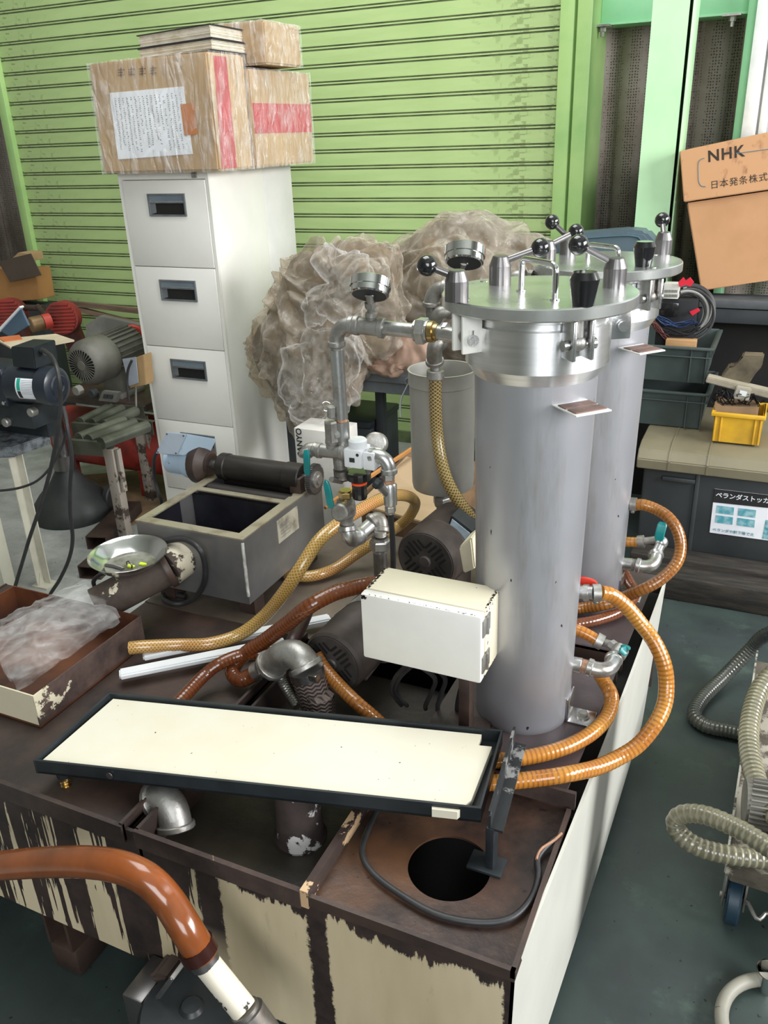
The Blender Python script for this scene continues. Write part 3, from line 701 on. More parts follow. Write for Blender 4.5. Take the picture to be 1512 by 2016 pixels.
# ---------------------------------------------------------------- pipework in front of the filters
YM = 1.25
m_ = lambda x, y, Y=YM: aY(x, y, Y)
def bead(mb, p, q, r):                                # thick collar at the end of a fitting, from p towards q
    p, q = V(p), V(q); d = (q-p).normalized(); mb.cyl(p-d*.004, p+d*.006, r*1.18, n=18, ch=.0015)
def elbow(a, b, c, r, name, parent, m=castm):
    """fitting that turns from a through the corner b to c"""
    a, b, c = V(a), V(b), V(c); pts = []
    for k in range(9):
        t = k/8; pts.append(a*(1-t)**2+b*2*t*(1-t)+c*t*t)
    mb = MB(); mb.tube(pts, r, 18, smooth=False); bead(mb, a, b, r); bead(mb, c, b, r)
    return mb.build(name, m, parent)
def thread(a, b, r, parent, m=castm):
    a, b = V(a), V(b); L = (b-a).length; n = max(3, int(L/.0022)); pr = []
    for k in range(n): pr += [(r, L*k/n), (r*.93, L*(k+.5)/n)]
    return MB().lathe(a, pr, b-a, 16).build('thread', m, parent, sm=0)
def hexnut(a, b, r, parent, name='hex_union', m=castm):
    mb = MB(); a, b = V(a), V(b); d = (b-a); L = d.length
    mb.lathe(a, [(r*.92, 0), (r, L*.12), (r, L*.88), (r*.92, L)], d, 6)
    mb.cyl(a-d*.25, a+d*.02, r*.78, n=18).cyl(b-d*.02, b+d*.25, r*.78, n=18)
    return mb.build(name, m, parent, sm=20)
def gauge(c, ax, r, stem, parent_label, lab):
    c = V(c); ax = V(ax).normalized(); g = thing('pressure_gauge', lab, 'gauge', c-ax*r*.5, 'pressure gauges')
    MB().lathe(c-ax*r*.42, [(r*.90, 0), (r*.97, r*.06), (r*.97, r*.34), (r*1.03, r*.36), (r*1.03, r*.78), (r*.93, r*.84), (r*.90, r*.80)], ax, 40).build('case', polish, g)
    MB().cyl(c-ax*(r*.425), c-ax*r*.40, r*.86, n=36).build('back_plate', dgrey, g)
    MB().cyl(c+ax*r*.36, c+ax*r*.38, r*.92, n=36).build('glass', white, g)
    s0 = c-ax*r*.42-V((0, 0, 0)); s1 = V(stem)
    mb = MB(); mb.tube([s0+ax*.002, s0.lerp(s1, .5), s1], .0062, 10); mb.lathe(s0.lerp(s1, .35), [(.0095, 0), (.0095, .009)], s1-s0, 6)
    for k in (-1, 1): mb.sphere(s0+V((k*.006, 0, 0)), .0022, 8)
    mb.build('stem', castm, g)
    return g
A = thing('pipe_assembly', 'silver threaded pipework rising beside the nearest filter, with elbows, tee and turquoise valves', 'pipework', m_(750, 1120)-V((0, 0, .15)))
e0 = m_(692, 638); 
elbow(m_(694, 640), m_(660, 638), m_(663, 678), .0128, 'elbow', A)
MB().cyl(m_(703, 640), m_(752, 646), .0142, n=20).cyl(m_(729, 642), m_(731, 620), .0085, n=16).build('tee', castm, A)
mb = MB(); bead(mb, m_(702, 640), m_(752, 646), .0142); bead(mb, m_(753, 646), m_(702, 640), .0142); bead(mb, m_(731, 619), m_(731, 640), .0085); mb.build('tee_collar', castm, A)
thread(m_(687, 639), m_(704, 641), .0115, A, copper)
MB().cyl(m_(750, 645), m_(815, 651), .0118, n=20).build('pipe', pipem, A)
thread(m_(808, 650), m_(818, 651), .0112, A)
hexnut(m_(822, 651), m_(840, 652), .0225, A, m=pipem)
MB().cyl(m_(838, 652), m_(862, 654), .0135, n=20).cyl(m_(846, 653), m_(855, 653), .017, n=20).build('union_ring', brass, A)
tk = V((-.317-.098, 1.225, m_(862, 654).z))
MB().cyl(m_(860, 654), tk, .0115, n=20).cyl(m_(874, 655), m_(882, 655), .016, n=8).build('inlet_pipe', pipem, A)
thread(m_(663, 678), m_(663, 690), .0113, A)
MB().cyl(m_(663, 688), m_(672, 824), .0118, n=22).build('pipe', pipem, A)
thread(m_(672, 818), m_(672, 830), .0115, A, copper)
MB().cyl(m_(672, 829), m_(675, 878), .0135, n=20).cyl(m_(674, 850), m_(656, 857, 1.235), .0095, n=16).build('tee', pipem, A)
rv = MB().lathe(m_(653, 868, 1.235), [(.0135, 0), (.0125, .003), (.0125, .034), (.0105, .037)], (0, 0, 1), 6).cyl(m_(652, 822, 1.235), m_(652, 800, 1.235), .0075, n=14, ch=.001).build('relief_valve', castm, A, sm=20)
MB().torus(m_(643, 800, 1.235), (.5, -.6, .6), .0085, .0008).build('pull_ring', polish, rv)
Yc = 1.235
MB().cyl(m_(620, 886, Yc), m_(682, 892, Yc), .0118, n=20).cyl(m_(652, 886, Yc), m_(653, 868, Yc), .0098, n=18).build('cross_tee', castm, A)
mb = MB(); bead(mb, m_(628, 887, Yc), m_(682, 892, Yc), .0118); bead(mb, m_(676, 891, Yc), m_(628, 887, Yc), .0118); bead(mb, m_(653, 868, Yc), m_(652, 886, Yc), .0098); mb.build('tee_collar', castm, A)
elbow(m_(622, 885, Yc), m_(603, 878, Yc), m_(602, 895, Yc-.01), .011, 'elbow', A)
def grip(pts, w, parent, m=turq, name='valve_handle'):
    P_ = spline(pts, .006); mb = MB(); N_ = V((0, -1, 0)); cs = []
    for i, p in enumerate(P_):
        T = (P_[min(i+1, len(P_)-1)]-P_[max(i-1, 0)]).normalized(); S_ = T.cross(N_).normalized(); q = T.cross(S_)
        k = 1 if 0 < i < len(P_)-1 else .7
        ww = w*k; th = .0028*k
        cs.append([p+S_*ww*a+q*th*b for a, b in ((-1, -.5), (-.8, -1), (.8, -1), (1, -.5), (1, .5), (.8, 1), (-.8, 1), (-1, .5))])
    mb.rings(cs, 8); return mb.build(name, m, parent)
grip([m_(603, 886, Yc-.02), m_(604, 905, Yc-.025), m_(605, 938, Yc-.022)], .0062, A)
# pressure regulator
Yr = 1.225; R0 = m_(675, 884, Yr); R1 = m_(712, 925, Yr)
rg = MB().box(R0.x, R1.x, Yr, Yr+.042, R1.z, R0.z, .0035).build('regulator_body', white, A)
MB().box(R1.x, R1.x+.022, Yr+.006, Yr+.038, R1.z-.002, R0.z-.004, .002).cyl(m_(705, 884, Yr+.02), m_(704, 863, Yr+.02), .0165, n=26, ch=.003).build('cap', white, rg)
MB().box(R0.x+.012, R0.x+.022, Yr-.0012, Yr, R1.z+.012, R1.z+.02).cyl((R1.x-.007, Yr-.001, R0.z-.008), (R1.x-.007, Yr+.001, R0.z-.008), .0028).build('dial_window', dgrey, rg)
kc = m_(706, 928, Yr+.02)
MB().lathe(kc-V((0, 0, .018)), [(.014, 0), (.022, .004), (.022, .012), (.0225, .018)], n=16).lathe(kc-V((0, 0, .052)), [(.0125, 0), (.0135, .003), (.0135, .030)], n=14).build('adjusting_knob', blackb, rg, sm=20)
MB().cyl(kc-V((0, 0, .0235)), kc-V((0, 0, .0195)), .0142, n=22).build('orange_ring', mat('orange ring', rgb('f0582a'), .4), rg)
MB().cyl(m_(738, 873, 1.32), m_(743, 873, 1.36), .021, n=24, ch=.003).build('filter_plug', castm, A)
# right hand branch
thread(m_(722, 899, Yr+.02), m_(733, 899, Yr+.02), .0105, A, castm)
elbow(m_(733, 898, Yr+.02), m_(765, 895, Yr+.02), m_(766, 928, Yr+.02), .0125, 'elbow', A, pipem)
MB().cyl(m_(764, 929, Yr+.02), m_(764, 933, Yr+.02), .0098).cyl(m_(765, 944, Yr+.02), m_(765, 950, Yr+.02), .0108).build('copper_ring', copper, A)
hexnut(m_(764, 933, Yr+.02), m_(764, 944, Yr+.02), .0118, A, 'hex_nut')
MB().lathe(m_(769, 996, Yr+.02), [(.0085, 0), (.0118, .003), (.0125, .040), (.0105, .044)], (0, 0, 1), 20).cyl(m_(766, 975, Yr+.02), m_(748, 955, Yr), .0085, n=18).build('y_valve', pipem, A)
MB().cyl(m_(748, 955, Yr), m_(738, 948, Yr), .0105, n=18, ch=.002).build('black_cap', blackm, A)
hexnut(m_(768, 996, Yr+.02), m_(769, 1008, Yr+.02), .0098, A, 'hex_nut')
MB().tube([m_(769, 1008, Yr+.02), m_(772, 1050, Yr+.03), m_(774, 1095, Yr+.04), m_(774, 1150, Yr+.05)], .0052, 12).build('air_tube', rubber, A)
# lower left branch
thread(m_(668, 896, Yc+.01), m_(671, 926, Yc+.01), .0125, A)
MB().lathe(m_(675, 944, Yc+.01), [(.013, 0), (.0165, .004), (.015, .012), (.0165, .02)], (0, 0, 1), 20).cyl(m_(671, 926, Yc), m_(672, 935, Yc), .0135).build('coupling', pipeo, A)
grip([m_(640, 948, 1.215), m_(645, 962, 1.205), m_(652, 1001, 1.205)], .0066, A)
MB().cyl(m_(652, 944, 1.21), m_(672, 948, 1.24), .005, n=12).build('valve_stem', castm, A)
hexnut(m_(680, 967, Yc+.01), m_(680, 978, Yc+.01), .0138, A, 'hex_nut', brass)
vb = MB().lathe(m_(683, 1030, Yc+.01), [(.0125, 0), (.0125, .010), (.0175, .018), (.0185, .030), (.0165, .046), (.0128, .050)], (0, 0, 1), 20).cyl(m_(683, 1003, Yc), m_(667, 1010, Yc-.035), .0165, n=24, ch=.003).build('valve_body', castm, A)
hexnut(m_(683, 1030, Yc+.01), m_(683, 1036, Yc+.01), .0138, A, 'hex_nut', pipeo)
elbow(m_(684, 1040, Yc+.01), m_(688, 1075, Yc), m_(706, 1055, Yc+.04), .0148, 'elbow', A, pipem)
MB().cyl(m_(700, 1060, Yc+.03), m_(738, 1026, Yc+.09), .0138, n=20).build('pipe', pipem, A)
elbow(m_(733, 1026, Yc+.08), m_(752, 1010, Yc+.1), m_(751, 1045, Yc+.08), .0135, 'elbow', A, castm)
Yq = Yc+.07
thread(m_(749, 1045, Yq), m_(749, 1056, Yq), .012, A)
hexnut(m_(748, 1062, Yq), m_(748, 1080, Yq), .0205, A, m=pipem)
pb = m_(748, 1084, Yq)
MB().cyl(pb, (pb.x, pb.y, .50), .0135, n=20).cyl((pb.x, pb.y, .50), (pb.x, pb.y, .4595), .03, n=24).build('standpipe', pipeo, A)
gauge(m_(729, 566), (-.08, .50, .85), .0325, m_(731, 620), '', 'chrome pressure gauge standing on the pipe tee over the plastic sheeting')
# pipework of the rear filter
YN = 1.62
B = thing('pipe_assembly', 'elbow pipework between the rear filter and the braided hose', 'pipework', m_(855, 700, YN))
rt = V((-.310-.098, 1.66, m_(900, 566, YN).z))
MB().cyl(m_(872, 568, YN), rt, .0105, n=18).build('inlet_pipe', pipeo, B)
thread(m_(872, 568, YN), m_(882, 567, YN), .0125, B)
elbow(m_(878, 568, YN), m_(850, 568, YN), m_(849, 600, YN), .0155, 'elbow', B, castm)
MB().cyl(m_(849, 596, YN), m_(853, 668, YN), .0125, n=18).build('pipe', pipeo, B)
elbow(m_(886, 612, YN), m_(858, 612, YN-.03), m_(858, 632, YN), .0135, 'elbow', B, castm)
elbow(m_(866, 672, YN), m_(852, 674, YN-.02), m_(856, 712, YN), .0165, 'elbow', B, castm)
MB().cyl(m_(856, 706, YN), m_(857, 728, YN), .0105).build('nipple', castm, B)
MB().cyl(m_(857, 728, YN), m_(857, 746, YN), .0185, n=20, ch=.002).cyl(m_(868, 740, YN), m_(874, 740, YN), .004).build('hose_clamp', castm, B)
fr2 = thing('pipe_assembly', 'short oily pipe stub with union entering the left of the rear filter lid', 'pipework', m_(1030, 545, 1.6))
elbow(m_(1012, 560, 1.6), m_(1005, 543, 1.6), m_(1030, 545, 1.6), .0125, 'elbow', fr2, castm)
MB().cyl(m_(1026, 545, 1.6), m_(1052, 547, 1.66), .0105, n=18).cyl(m_(1040, 546, 1.6), m_(1048, 547, 1.6), .014, n=8).build('nipple', pipeo, fr2)
MB().tube([m_(1012, 560, 1.6), m_(1011, 600, 1.6), m_(1011, 640, 1.62)], .009, 12).build('pipe', pipeo, fr2)
gauge(m_(915, 503, 1.5), (-.10, .50, .85), .036, m_(897, 562, YN), '', 'chrome pressure gauge behind the left clamp knob of the nearest filter')
# flexible braided hose dropping from it
h = MB().tube([m_(857, 742, YN), m_(857, 790, YN), m_(860, 850, YN), m_(867, 900, YN-.01), m_(880, 945, YN-.01), m_(899, 980, YN), m_(922, 1012, YN+.02), m_(950, 1050, YN+.05)], .0138, 16).build('braided_hose', br2)
tag(h, 'olive braided hose hanging in front of the grey bucket', 'hose')
# ---------------------------------------------------------------- grey canister with its outlet pipe
YK = 1.76; kb = m_(872, 955, YK); kt = m_(866, 725, YK); rk = rad(kb, 60)
bk = thing('bucket', 'dented grey open metal canister on a pipe behind the filters', 'bucket', (kb.x, YK, kb.z))
km = mat('dull grey tinplate', rgb('b5b3ac'), .42, .4, col2=rgb('a19f98'), ns=5, bump=.1)
mb = MB(); z0_, z1_ = kb.z, kt.z
mb.lathe((kb.x, YK, 0), [(rk*.55, z0_-.012), (rk*.97, z0_), (rk*1.0, z0_+.01), (rk*1.03, z1_-.035), (rk*1.06, z1_-.033), (rk*1.06, z1_-.004), (rk*1.08, z1_), (rk*1.02, z1_), (rk*1.0, z1_-.01), (rk*.96, z0_+.02), (.001, z0_+.018)], n=44, cap=False)
mb.build('shell', km, bk)
MB().torus((kb.x-rk*1.07, YK-.01, z1_-.035), (0, 1, 0), .008, .003).tube([(kb.x-rk*1.1, YK-.01, z1_-.04), (kb.x-rk*1.13, YK-.05, z1_-.07), (kb.x-rk*.95, YK-.085, z1_-.10)], .002, 6).build('bail', greym, bk)
q = V((kb.x-.004, YK, 0))
thread(q+V((0, 0, z0_-.028)), q+V((0, 0, z0_-.01)), .014, bk)
hexnut(q+V((0, 0, z0_-.050)), q+V((0, 0, z0_-.032)), .021, bk)
MB().cyl(q+V((0, 0, .462)), q+V((0, 0, z0_-.05)), .0125, n=20).cyl(q+V((0, 0, .46)), q+V((0, 0, .468)), .024, n=24).build('outlet_pipe', pipeo, bk)
# ---------------------------------------------------------------- hoses on the deck
def hose(name, label, pts, r, m, rib=.014, pitch=.008, clampm=None, clamps=(), n=14, group=None):
    o = thing(name, label, 'hose', pts[len(pts)//2], group)
    MB().tube(pts, r, n, rib=rib, pitch=pitch).build('hose_tube', m, o, sm=60)
    for a, b in clamps:
        a, b = V(a), V(b); d = (b-a).normalized(); s_ = d.orthogonal().normalized()
        MB().cyl(a, b, r*1.16, n=20).cyl(a.lerp(b, .5)+V((0, 0, -r*1.1))-s_*.006, a.lerp(b, .5)+V((0, 0, -r*1.1))+s_*.006, r*.35, n=8).build('hose_clamp', clampm or castm, o)
    return o
z_ = lambda x, y, z=.495: aZ(x, y, z)
tube1 = [m_(1183, 1167, 1.26), m_(1204, 1172, 1.27), m_(1234, 1195, 1.28), m_(1264, 1231, 1.28), m_(1290, 1267, 1.27), m_(1307, 1307, 1.26), m_(1312, 1347, 1.25), m_(1308, 1387, 1.23), m_(1290, 1426, 1.20), m_(1257, 1466, 1.17), m_(1217, 1492, 1.14), m_(1171, 1512, 1.10), z_(1112, 1525, .500), z_(1049, 1534, .497), z_(986, 1540, .497), z_(930, 1542, .497)]
hose('spiral_hose', 'amber spiral hose in the widest loop at the right, bulging beyond the side panel', tube1, .0130, amb1, clamps=[(m_(1166, 1167, 1.255), m_(1182, 1167, 1.26))])
hose('spiral_hose', 'amber spiral hose curling round the foot of the nearest filter', [m_(1178, 1322, 1.30), m_(1188, 1340, 1.30), z_(1201, 1362, .515), z_(1204, 1382, .505), z_(1194, 1413, .498), z_(1165, 1443, .497), z_(1125, 1466, .497), z_(1079, 1482, .497), z_(1032, 1492, .497), z_(990, 1497, .497), z_(940, 1500, .497)], .0128, amb1)
YR = 1.68
hose('spiral_hose', 'brown amber spiral hose looping from the rear filter and back under the nearest one', [m_(1253, 994, YR), m_(1267, 994, YR), m_(1290, 1002, YR), m_(1314, 1017, YR-.01), m_(1332, 1041, YR-.02), m_(1340, 1070, YR-.03), m_(1336, 1100, YR-.05), m_(1320, 1124, YR-.07), m_(1293, 1146, YR-.09), m_(1261, 1162, YR-.1), z_(1228, 1176, .53), z_(1189, 1190, .515), z_(1145, 1197, .50), z_(1100, 1200, .497)], .0122, amb2, clamps=[(m_(1241, 992, YR), m_(1253, 993, YR))])
hose('spiral_hose', 'red brown hose lying lowest on the plate behind the nearest filter', [z_(1100, 1235, .495), z_(1141, 1228, .495), z_(1178, 1220, .495), z_(1215, 1207, .495), z_(1240, 1188, .495), z_(1250, 1165, .495), z_(1240, 1148, .50), z_(1225, 1120, .52)], .0118, amb3)
# outlet valves low on both filters
def outlet(px, py, Y, lab, front):
    o = thing('drain_valve', lab, 'valve', m_(px, py, Y), 'drain valves on the filters')
    return o
o = outlet(1130, 1308, 1.24, 'silver drain elbow with turquoise lever at the foot of the nearest filter', True)
a = V((-.317+.080, 1.235, m_(1130, 1308, 1.235).z)); Yv = 1.235
MB().cyl(a, m_(1146, 1311, Yv), .0135, n=20, ch=.001).build('socket', pipem, o)
MB().cyl(m_(1146, 1311, Yv), m_(1158, 1314, Yv), .0122, n=20).build('copper_ring', copper, o)
elbow(m_(1160, 1314, Yv), m_(1206, 1330, Yv), m_(1208, 1298, Yv+.05), .0135, 'elbow', o, pipem)
MB().cyl(m_(1204, 1302, Yv+.05), m_(1219, 1282, Yv+.08), .0105, n=16).cyl(m_(1214, 1292, Yv+.06), m_(1224, 1276, Yv+.08), .0145, n=18, ch=.002).sphere(m_(1221, 1283, Yv+.07), .0135, 14).build('valve_body', castm, o)
grip([m_(1224, 1287, Yv+.05), m_(1230, 1278, Yv+.06), m_(1233, 1271, Yv+.08)], .0085, o)
MB().cyl(m_(1218, 1279, Yv+.08), m_(1203, 1268, Yv+.09), .0098, n=6).cyl(m_(1205, 1270, Yv+.09), m_(1185, 1264, Yv+.10), .0075, n=14).cyl(m_(1186, 1266, Yv+.1), m_(1173, 1259, Yv+.1), .0145, n=18).build('hose_tail', castm, o)
h = MB().tube([m_(1176, 1261, Yv+.1), m_(1158, 1250, Yv+.1), m_(1135, 1240, Yv+.1), m_(1100, 1236, Yv+.1)], .0108, 14).build('hose_stub', amb1); tag(h, 'short amber hose stub going behind the nearest filter to its drain valve', 'hose')
o = outlet(1232, 1110, 1.68, 'silver drain elbow with turquoise lever low on the rear filter', False)
a = V((-.310+.083, 1.68, m_(1230, 1110, 1.68).z)); Yv = 1.68
MB().cyl(a, m_(1244, 1111, Yv), .0135, n=20).build('socket', pipem, o)
thread(m_(1244, 1111, Yv), m_(1255, 1112, Yv), .0125, o)
elbow(m_(1255, 1113, Yv), m_(1292, 1122, Yv), m_(1291, 1092, Yv+.04), .0140, 'elbow', o, pipem)
MB().cyl(m_(1289, 1096, Yv+.04), m_(1303, 1066, Yv+.06), .0115, n=16).sphere(m_(1302, 1068, Yv+.06), .0145, 14).build('valve_body', pipem, o)
grip([m_(1297, 1064, Yv+.03), m_(1300, 1048, Yv+.03), m_(1306, 1026, Yv+.04)], .0098, o)
MB().cyl(m_(1296, 1062, Yv+.06), m_(1262, 1066, Yv+.06), .0085, n=14).cyl(m_(1256, 1067, Yv+.06), m_(1268, 1066, Yv+.06), .0145, n=18).build('hose_tail', castm, o)
h = MB().tube([m_(1260, 1067, Yv+.06), m_(1240, 1067, Yv+.06), m_(1215, 1066, Yv+.07)], .0112, 14).build('hose_stub', amb1); tag(h, 'short amber hose stub reaching the drain valve of the rear filter', 'hose')
# nipple and red lever above the big loop
o = thing('ball_valve', 'nipple with red lever feeding the widest amber hose loop', 'valve', m_(1146, 1167, 1.25))
MB().cyl((-.317+.078, 1.25, m_(1146, 1167, 1.25).z), m_(1168, 1167, 1.25), .0115, n=18).cyl(m_(1150, 1167, 1.25), m_(1160, 1167, 1.25), .0145, n=20).build('nipple', pipem, o)
grip([m_(1140, 1142, 1.27), m_(1160, 1146, 1.27), m_(1180, 1155, 1.27)], .0075, o, redv)
# ---------------------------------------------------------------- hoses and pumps on the left of the deck
hose('braided_hose', 'yellow braided hose sweeping from the rusty tray up behind the manifold and round', [z_(255, 1276, .50), z_(285, 1273, .50), z_(350, 1270, .49), z_(410, 1268, .49), z_(470, 1250, .495), m_(520, 1213, 1.24), m_(558, 1168, 1.24), m_(589, 1122, 1.25), m_(628, 1064, 1.30), m_(668, 1030, 1.36), m_(702, 1008, 1.42), m_(742, 986, 1.50), m_(781, 975, 1.58), m_(808, 979, 1.66), m_(817, 993, 1.72), m_(804, 1019, 1.74), m_(781, 1038, 1.74), z_(740, 1066, .53), z_(700, 1092, .50), z_(662, 1118, .48), z_(624, 1132, .478), z_(592, 1135, .478), z_(560, 1128, .478)], .0136, br1, rib=0)
hose('rubber_hose', 'thick red brown hose running from the white switch box to the steel elbow', [m_(740, 1150, 1.24), m_(713, 1153, 1.22), m_(658, 1168, 1.18), m_(606, 1196, 1.14), m_(560, 1232, 1.14), m_(520, 1262, 1.14), m_(487, 1284, 1.13), m_(465, 1306, 1.12), m_(458, 1325, 1.10), m_(472, 1338, 1.09), m_(495, 1330, 1.10), m_(516, 1316, 1.10)], .0148, amb3, clamps=[(m_(503, 1322, 1.10), m_(515, 1316, 1.10))], clampm=pipem)
hose('rubber_hose', 'red brown ribbed hose slipping under the black tray', [z_(335, 1400, .485), z_(362, 1372, .49), m_(400, 1332, 1.06), m_(432, 1307, 1.09), m_(470, 1291, 1.12), m_(515, 1285, 1.14), m_(560, 1290, 1.16)], .0125, amb3)
h = MB().tube([m_(604, 1204, 1.3), m_(590, 1235, 1.25), m_(576, 1265, 1.2), m_(566, 1300, 1.18), m_(560, 1330, 1.17)], .0145, 14).build('rubber_pipe', mat('dark brown rubber', rgb('3a2622'), .4)); tag(h, 'dark brown rubber pipe dropping behind the steel elbow', 'hose')
hose('spiral_hose', 'short orange hose behind the zigzag rubber sleeve, going under the tray', [m_(622, 1290, 1.15), m_(640, 1318, 1.14), m_(668, 1350, 1.12), m_(700, 1382, 1.10), z_(735, 1412, .470), z_(790, 1460, .425), z_(830, 1480, .418)], .0130, amb2)
h = MB().tube([m_(556, 1305, 1.12), m_(554, 1335, 1.12), m_(566, 1362, 1.11), m_(585, 1392, 1.09)], .0095, 12, rib=.05, pitch=.006).build('flexible_conduit', pipeo); tag(h, 'thin ribbed grey conduit curving beside the zigzag rubber sleeve', 'conduit')
# steel elbow with clamps on a patterned rubber sleeve
EL = thing('pipe_elbow', 'large silver elbow clamped onto a zigzag patterned rubber sleeve', 'elbow', m_(600, 1380, 1.0))
Ye = 1.10
elbow(m_(534, 1310, Ye), m_(578, 1262, Ye), m_(604, 1312, Ye-.01), .0265, 'elbow', EL, castm)
hexnut(m_(524, 1313, Ye), m_(531, 1310, Ye), .0275, EL, 'hex_collar', pipem)
MB().cyl(m_(602, 1316, Ye), m_(607, 1331, Ye), .0325, n=30).box(*(lambda p: (p.x+.016, p.x+.034, p.y-.026, p.y-.012, p.z-.002, p.z+.012))(m_(604, 1320, Ye)), .002).build('band_clamp', steel, EL)
def zigzag():
    t = NT('zigzag rubber sleeve'); uv = t.coord(uv=True); sp = t.node('ShaderNodeSeparateXYZ'); t.link(uv, sp.inputs[0])
    tri = t.math('PINGPONG', t.math('MULTIPLY', sp.outputs[0], 26), 1)
    w_ = t.math('SINE', t.math('ADD', t.math('MULTIPLY', sp.outputs[1], 2*PI/.0075), t.math('MULTIPLY', tri, 3.2)))
    k = t.ramp(w_, .1, .3)
    t.set(**{'Base Color': t.mix(k, rgb('6a5c55'), rgb('2b2422')), 'Roughness': .6}); t.bump(w_, .6, .002); return t.m
MB().tube([m_(605, 1326, Ye), m_(614, 1355, Ye), m_(622, 1385, Ye), (m_(628, 1400, Ye).x, Ye, .50), (m_(628, 1400, Ye).x, Ye, .447)], .031, 28).build('rubber_sleeve', zigzag(), EL)
# first pump motor: fan cowl towards the camera
def pump(label, c, ax, r, L, m, slots=True, name='pump_motor', foot=None):
    c = V(c); ax = V(ax).normalized(); o = thing(name, label, 'motor', (c.x, c.y, c.z-r))
    MB().lathe(c, [(r*.93, 0), (r, .006), (r, L*.35), (r*1.02, L*.36), (r*1.02, L)], ax, 40).build('housing', m, o)
    side = ax.cross(V((0, 0, 1))).normalized(); upv = side.cross(ax).normalized(); g = MB()
    g.lathe(c-ax*.002, [(r*.9, 0), (r*.9, .004)], ax, 36).lathe(c-ax*.007, [(r*.16, 0), (r*.2, .003), (r*.2, .006)], ax, 20)
    for k in range(40 if not slots else 0): pass
    g.build('fan_cowl', mat('greasy dark cowl', rgb('56514e'), .5, .2, col2=rgb('302d2c'), ns=9), o)
    if slots:
        s = MB()
        for quad in range(4):
            for k in range(5):
                a_ = PI/2*quad+PI/4; d1 = side*math.cos(a_)+upv*math.sin(a_); d2 = side*-math.sin(a_)+upv*math.cos(a_)
                off = (k-2)*r*.16; l0 = r*.30+abs(k-2)*r*.02; l1 = r*(.78-abs(k-2)*.06)
                p = c-ax*.0025+d2*off
                for sg in (0,):
                    b = [p+d1*l0-d2*r*.035, p+d1*l1-d2*r*.035, p+d1*l1+d2*r*.035, p+d1*l0+d2*r*.035]; s.prism(b, -ax*.0012)
        s.build('cowl_slots', blackvoid, o, kind='stuff')
    if foot is not None: MB().box(c.x-r*.8, c.x+r*.8, c.y+.04, c.y+L*.8, foot, c.z-r*.75, .002).build('foot', m, o)
    return o
pm = mat('grimy brown motor paint', rgb('4a403a'), .55, .2, col2=rgb('2c2724'), ns=8, bump=.4, bs=40)
pump('grimy brown pump motor with slotted fan cowl under the white switch box', m_(654, 1306, 1.17), (.10, 1, .02), .064, .19, pm, foot=.459)
pump('grimy brown pump motor lying behind the white switch box', m_(838, 1105, 1.50), (.10, 1, 0), .072, .17, pm, foot=.459)
o = thing('nameplate_cover', 'black box with a pale blue plate standing on the rear pump motor', 'cover', m_(898, 1060, 1.56))
c_ = [m_(x, y, 1.56) for x, y in ((868, 1078), (888, 1015), (930, 1048), (908, 1090))]
MB().prism([p for p in c_], (0, .05, 0), .002).build('cover', blackm, o)
c_ = [m_(x, y, 1.558) for x, y in ((875, 1062), (890, 1022), (925, 1050), (905, 1078))]
MB().prism(c_, (0, .0015, 0)).build('plate', mat('pale blue enamel plate', rgb('b9cbd8'), .35, 0, col2=rgb('8fa3ad'), ns=20), o)
o = MB().prism([m_(x, y, 1.33) for x, y in ((903, 1078), (928, 1058), (935, 1120), (912, 1130))], (0, .06, 0), .003).build('terminal_cover', creamc); tag(o, 'cream terminal cover wedged beside the nearest filter', 'cover')
# bundle of black cables below the switch box
cb = thing('cable_bundle', 'black electric cables hanging below the white switch box', 'cable', (-.50, 1.16, .46), 'cables')
for k, (xa, xb, xc) in enumerate(((800, 772, 790), (812, 780, 800), (824, 850, 838), (850, 870, 862), (868, 905, 900), (884, 920, 915))):
    MB().tube([m_(xa, 1310, 1.10), m_(xb+6, 1335, 1.12), m_(xb, 1362, 1.14), m_(xc, 1388, 1.15), (m_(xc, 1400, 1.16).x, 1.16, .468)], .0042, 8).build('cable', rubber, cb)
h = MB().prism([m_(x, y, 1.30) for x, y in ((655, 1212), (708, 1172), (712, 1185), (670, 1208))], (0, .004, .0)).build('torn_label', mat('torn white label', rgb('c9cbbf'), .7, col2=rgb('8e8f86'), ns=40)); tag(h, 'torn white paper label stuck on the pump left of the switch box', 'label')
# white plastic rails
for lab, p, q in (('white plastic rail lying along the yellow braided hose', (282, 1296), (650, 1222)), ('thicker white plastic rail nearest the black tray', (236, 1333), (560, 1268))):
    a, b = z_(*p, .475), z_(*q, .475); d = (b-a).normalized(); s_ = V((-d.y, d.x, 0))*.0135
    h = MB().prism([a-s_, b-s_, b+s_, a+s_], (0, 0, .012), .003).build('plastic_rail', white); tag(h, lab, 'rail', 'white plastic rails')
# ---------------------------------------------------------------- rusty tray at the left edge and the bag in it
zt = .53
rc = aZ(68, 1372, zt); rb_ = aZ(275, 1212, zt)
X1 = (rc.x+rb_.x)/2; Y0_, Y1_ = rc.y, rb_.y; X0 = X1-.36
rtm = chip('rusty tray sheet with cream remnants', rgb('d8cfb4'), rgb('5a4740'), ns=3.2, th=.585, soft=.008, rust2=rgb('382b27'), bump=.3)
T_ = thing('rusty_tray', 'open rusty brown sheet steel tray with cream paint remnants, plastic bag on top', 'tray', ((X0+X1)/2, (Y0_+Y1_)/2, .46))
inr = mat('orange brown rust inside', rgb('6a3d24'), .5, 0, col2=rgb('3c241c'), ns=6, bump=.4, bs=40)
MB().box(X0, X1, Y0_, Y1_, .4605, .465).build('bottom', inr, T_)
MB().box(X1-.003, X1, Y0_, Y1_, .465, zt).build('side_wall', rtm, T_)
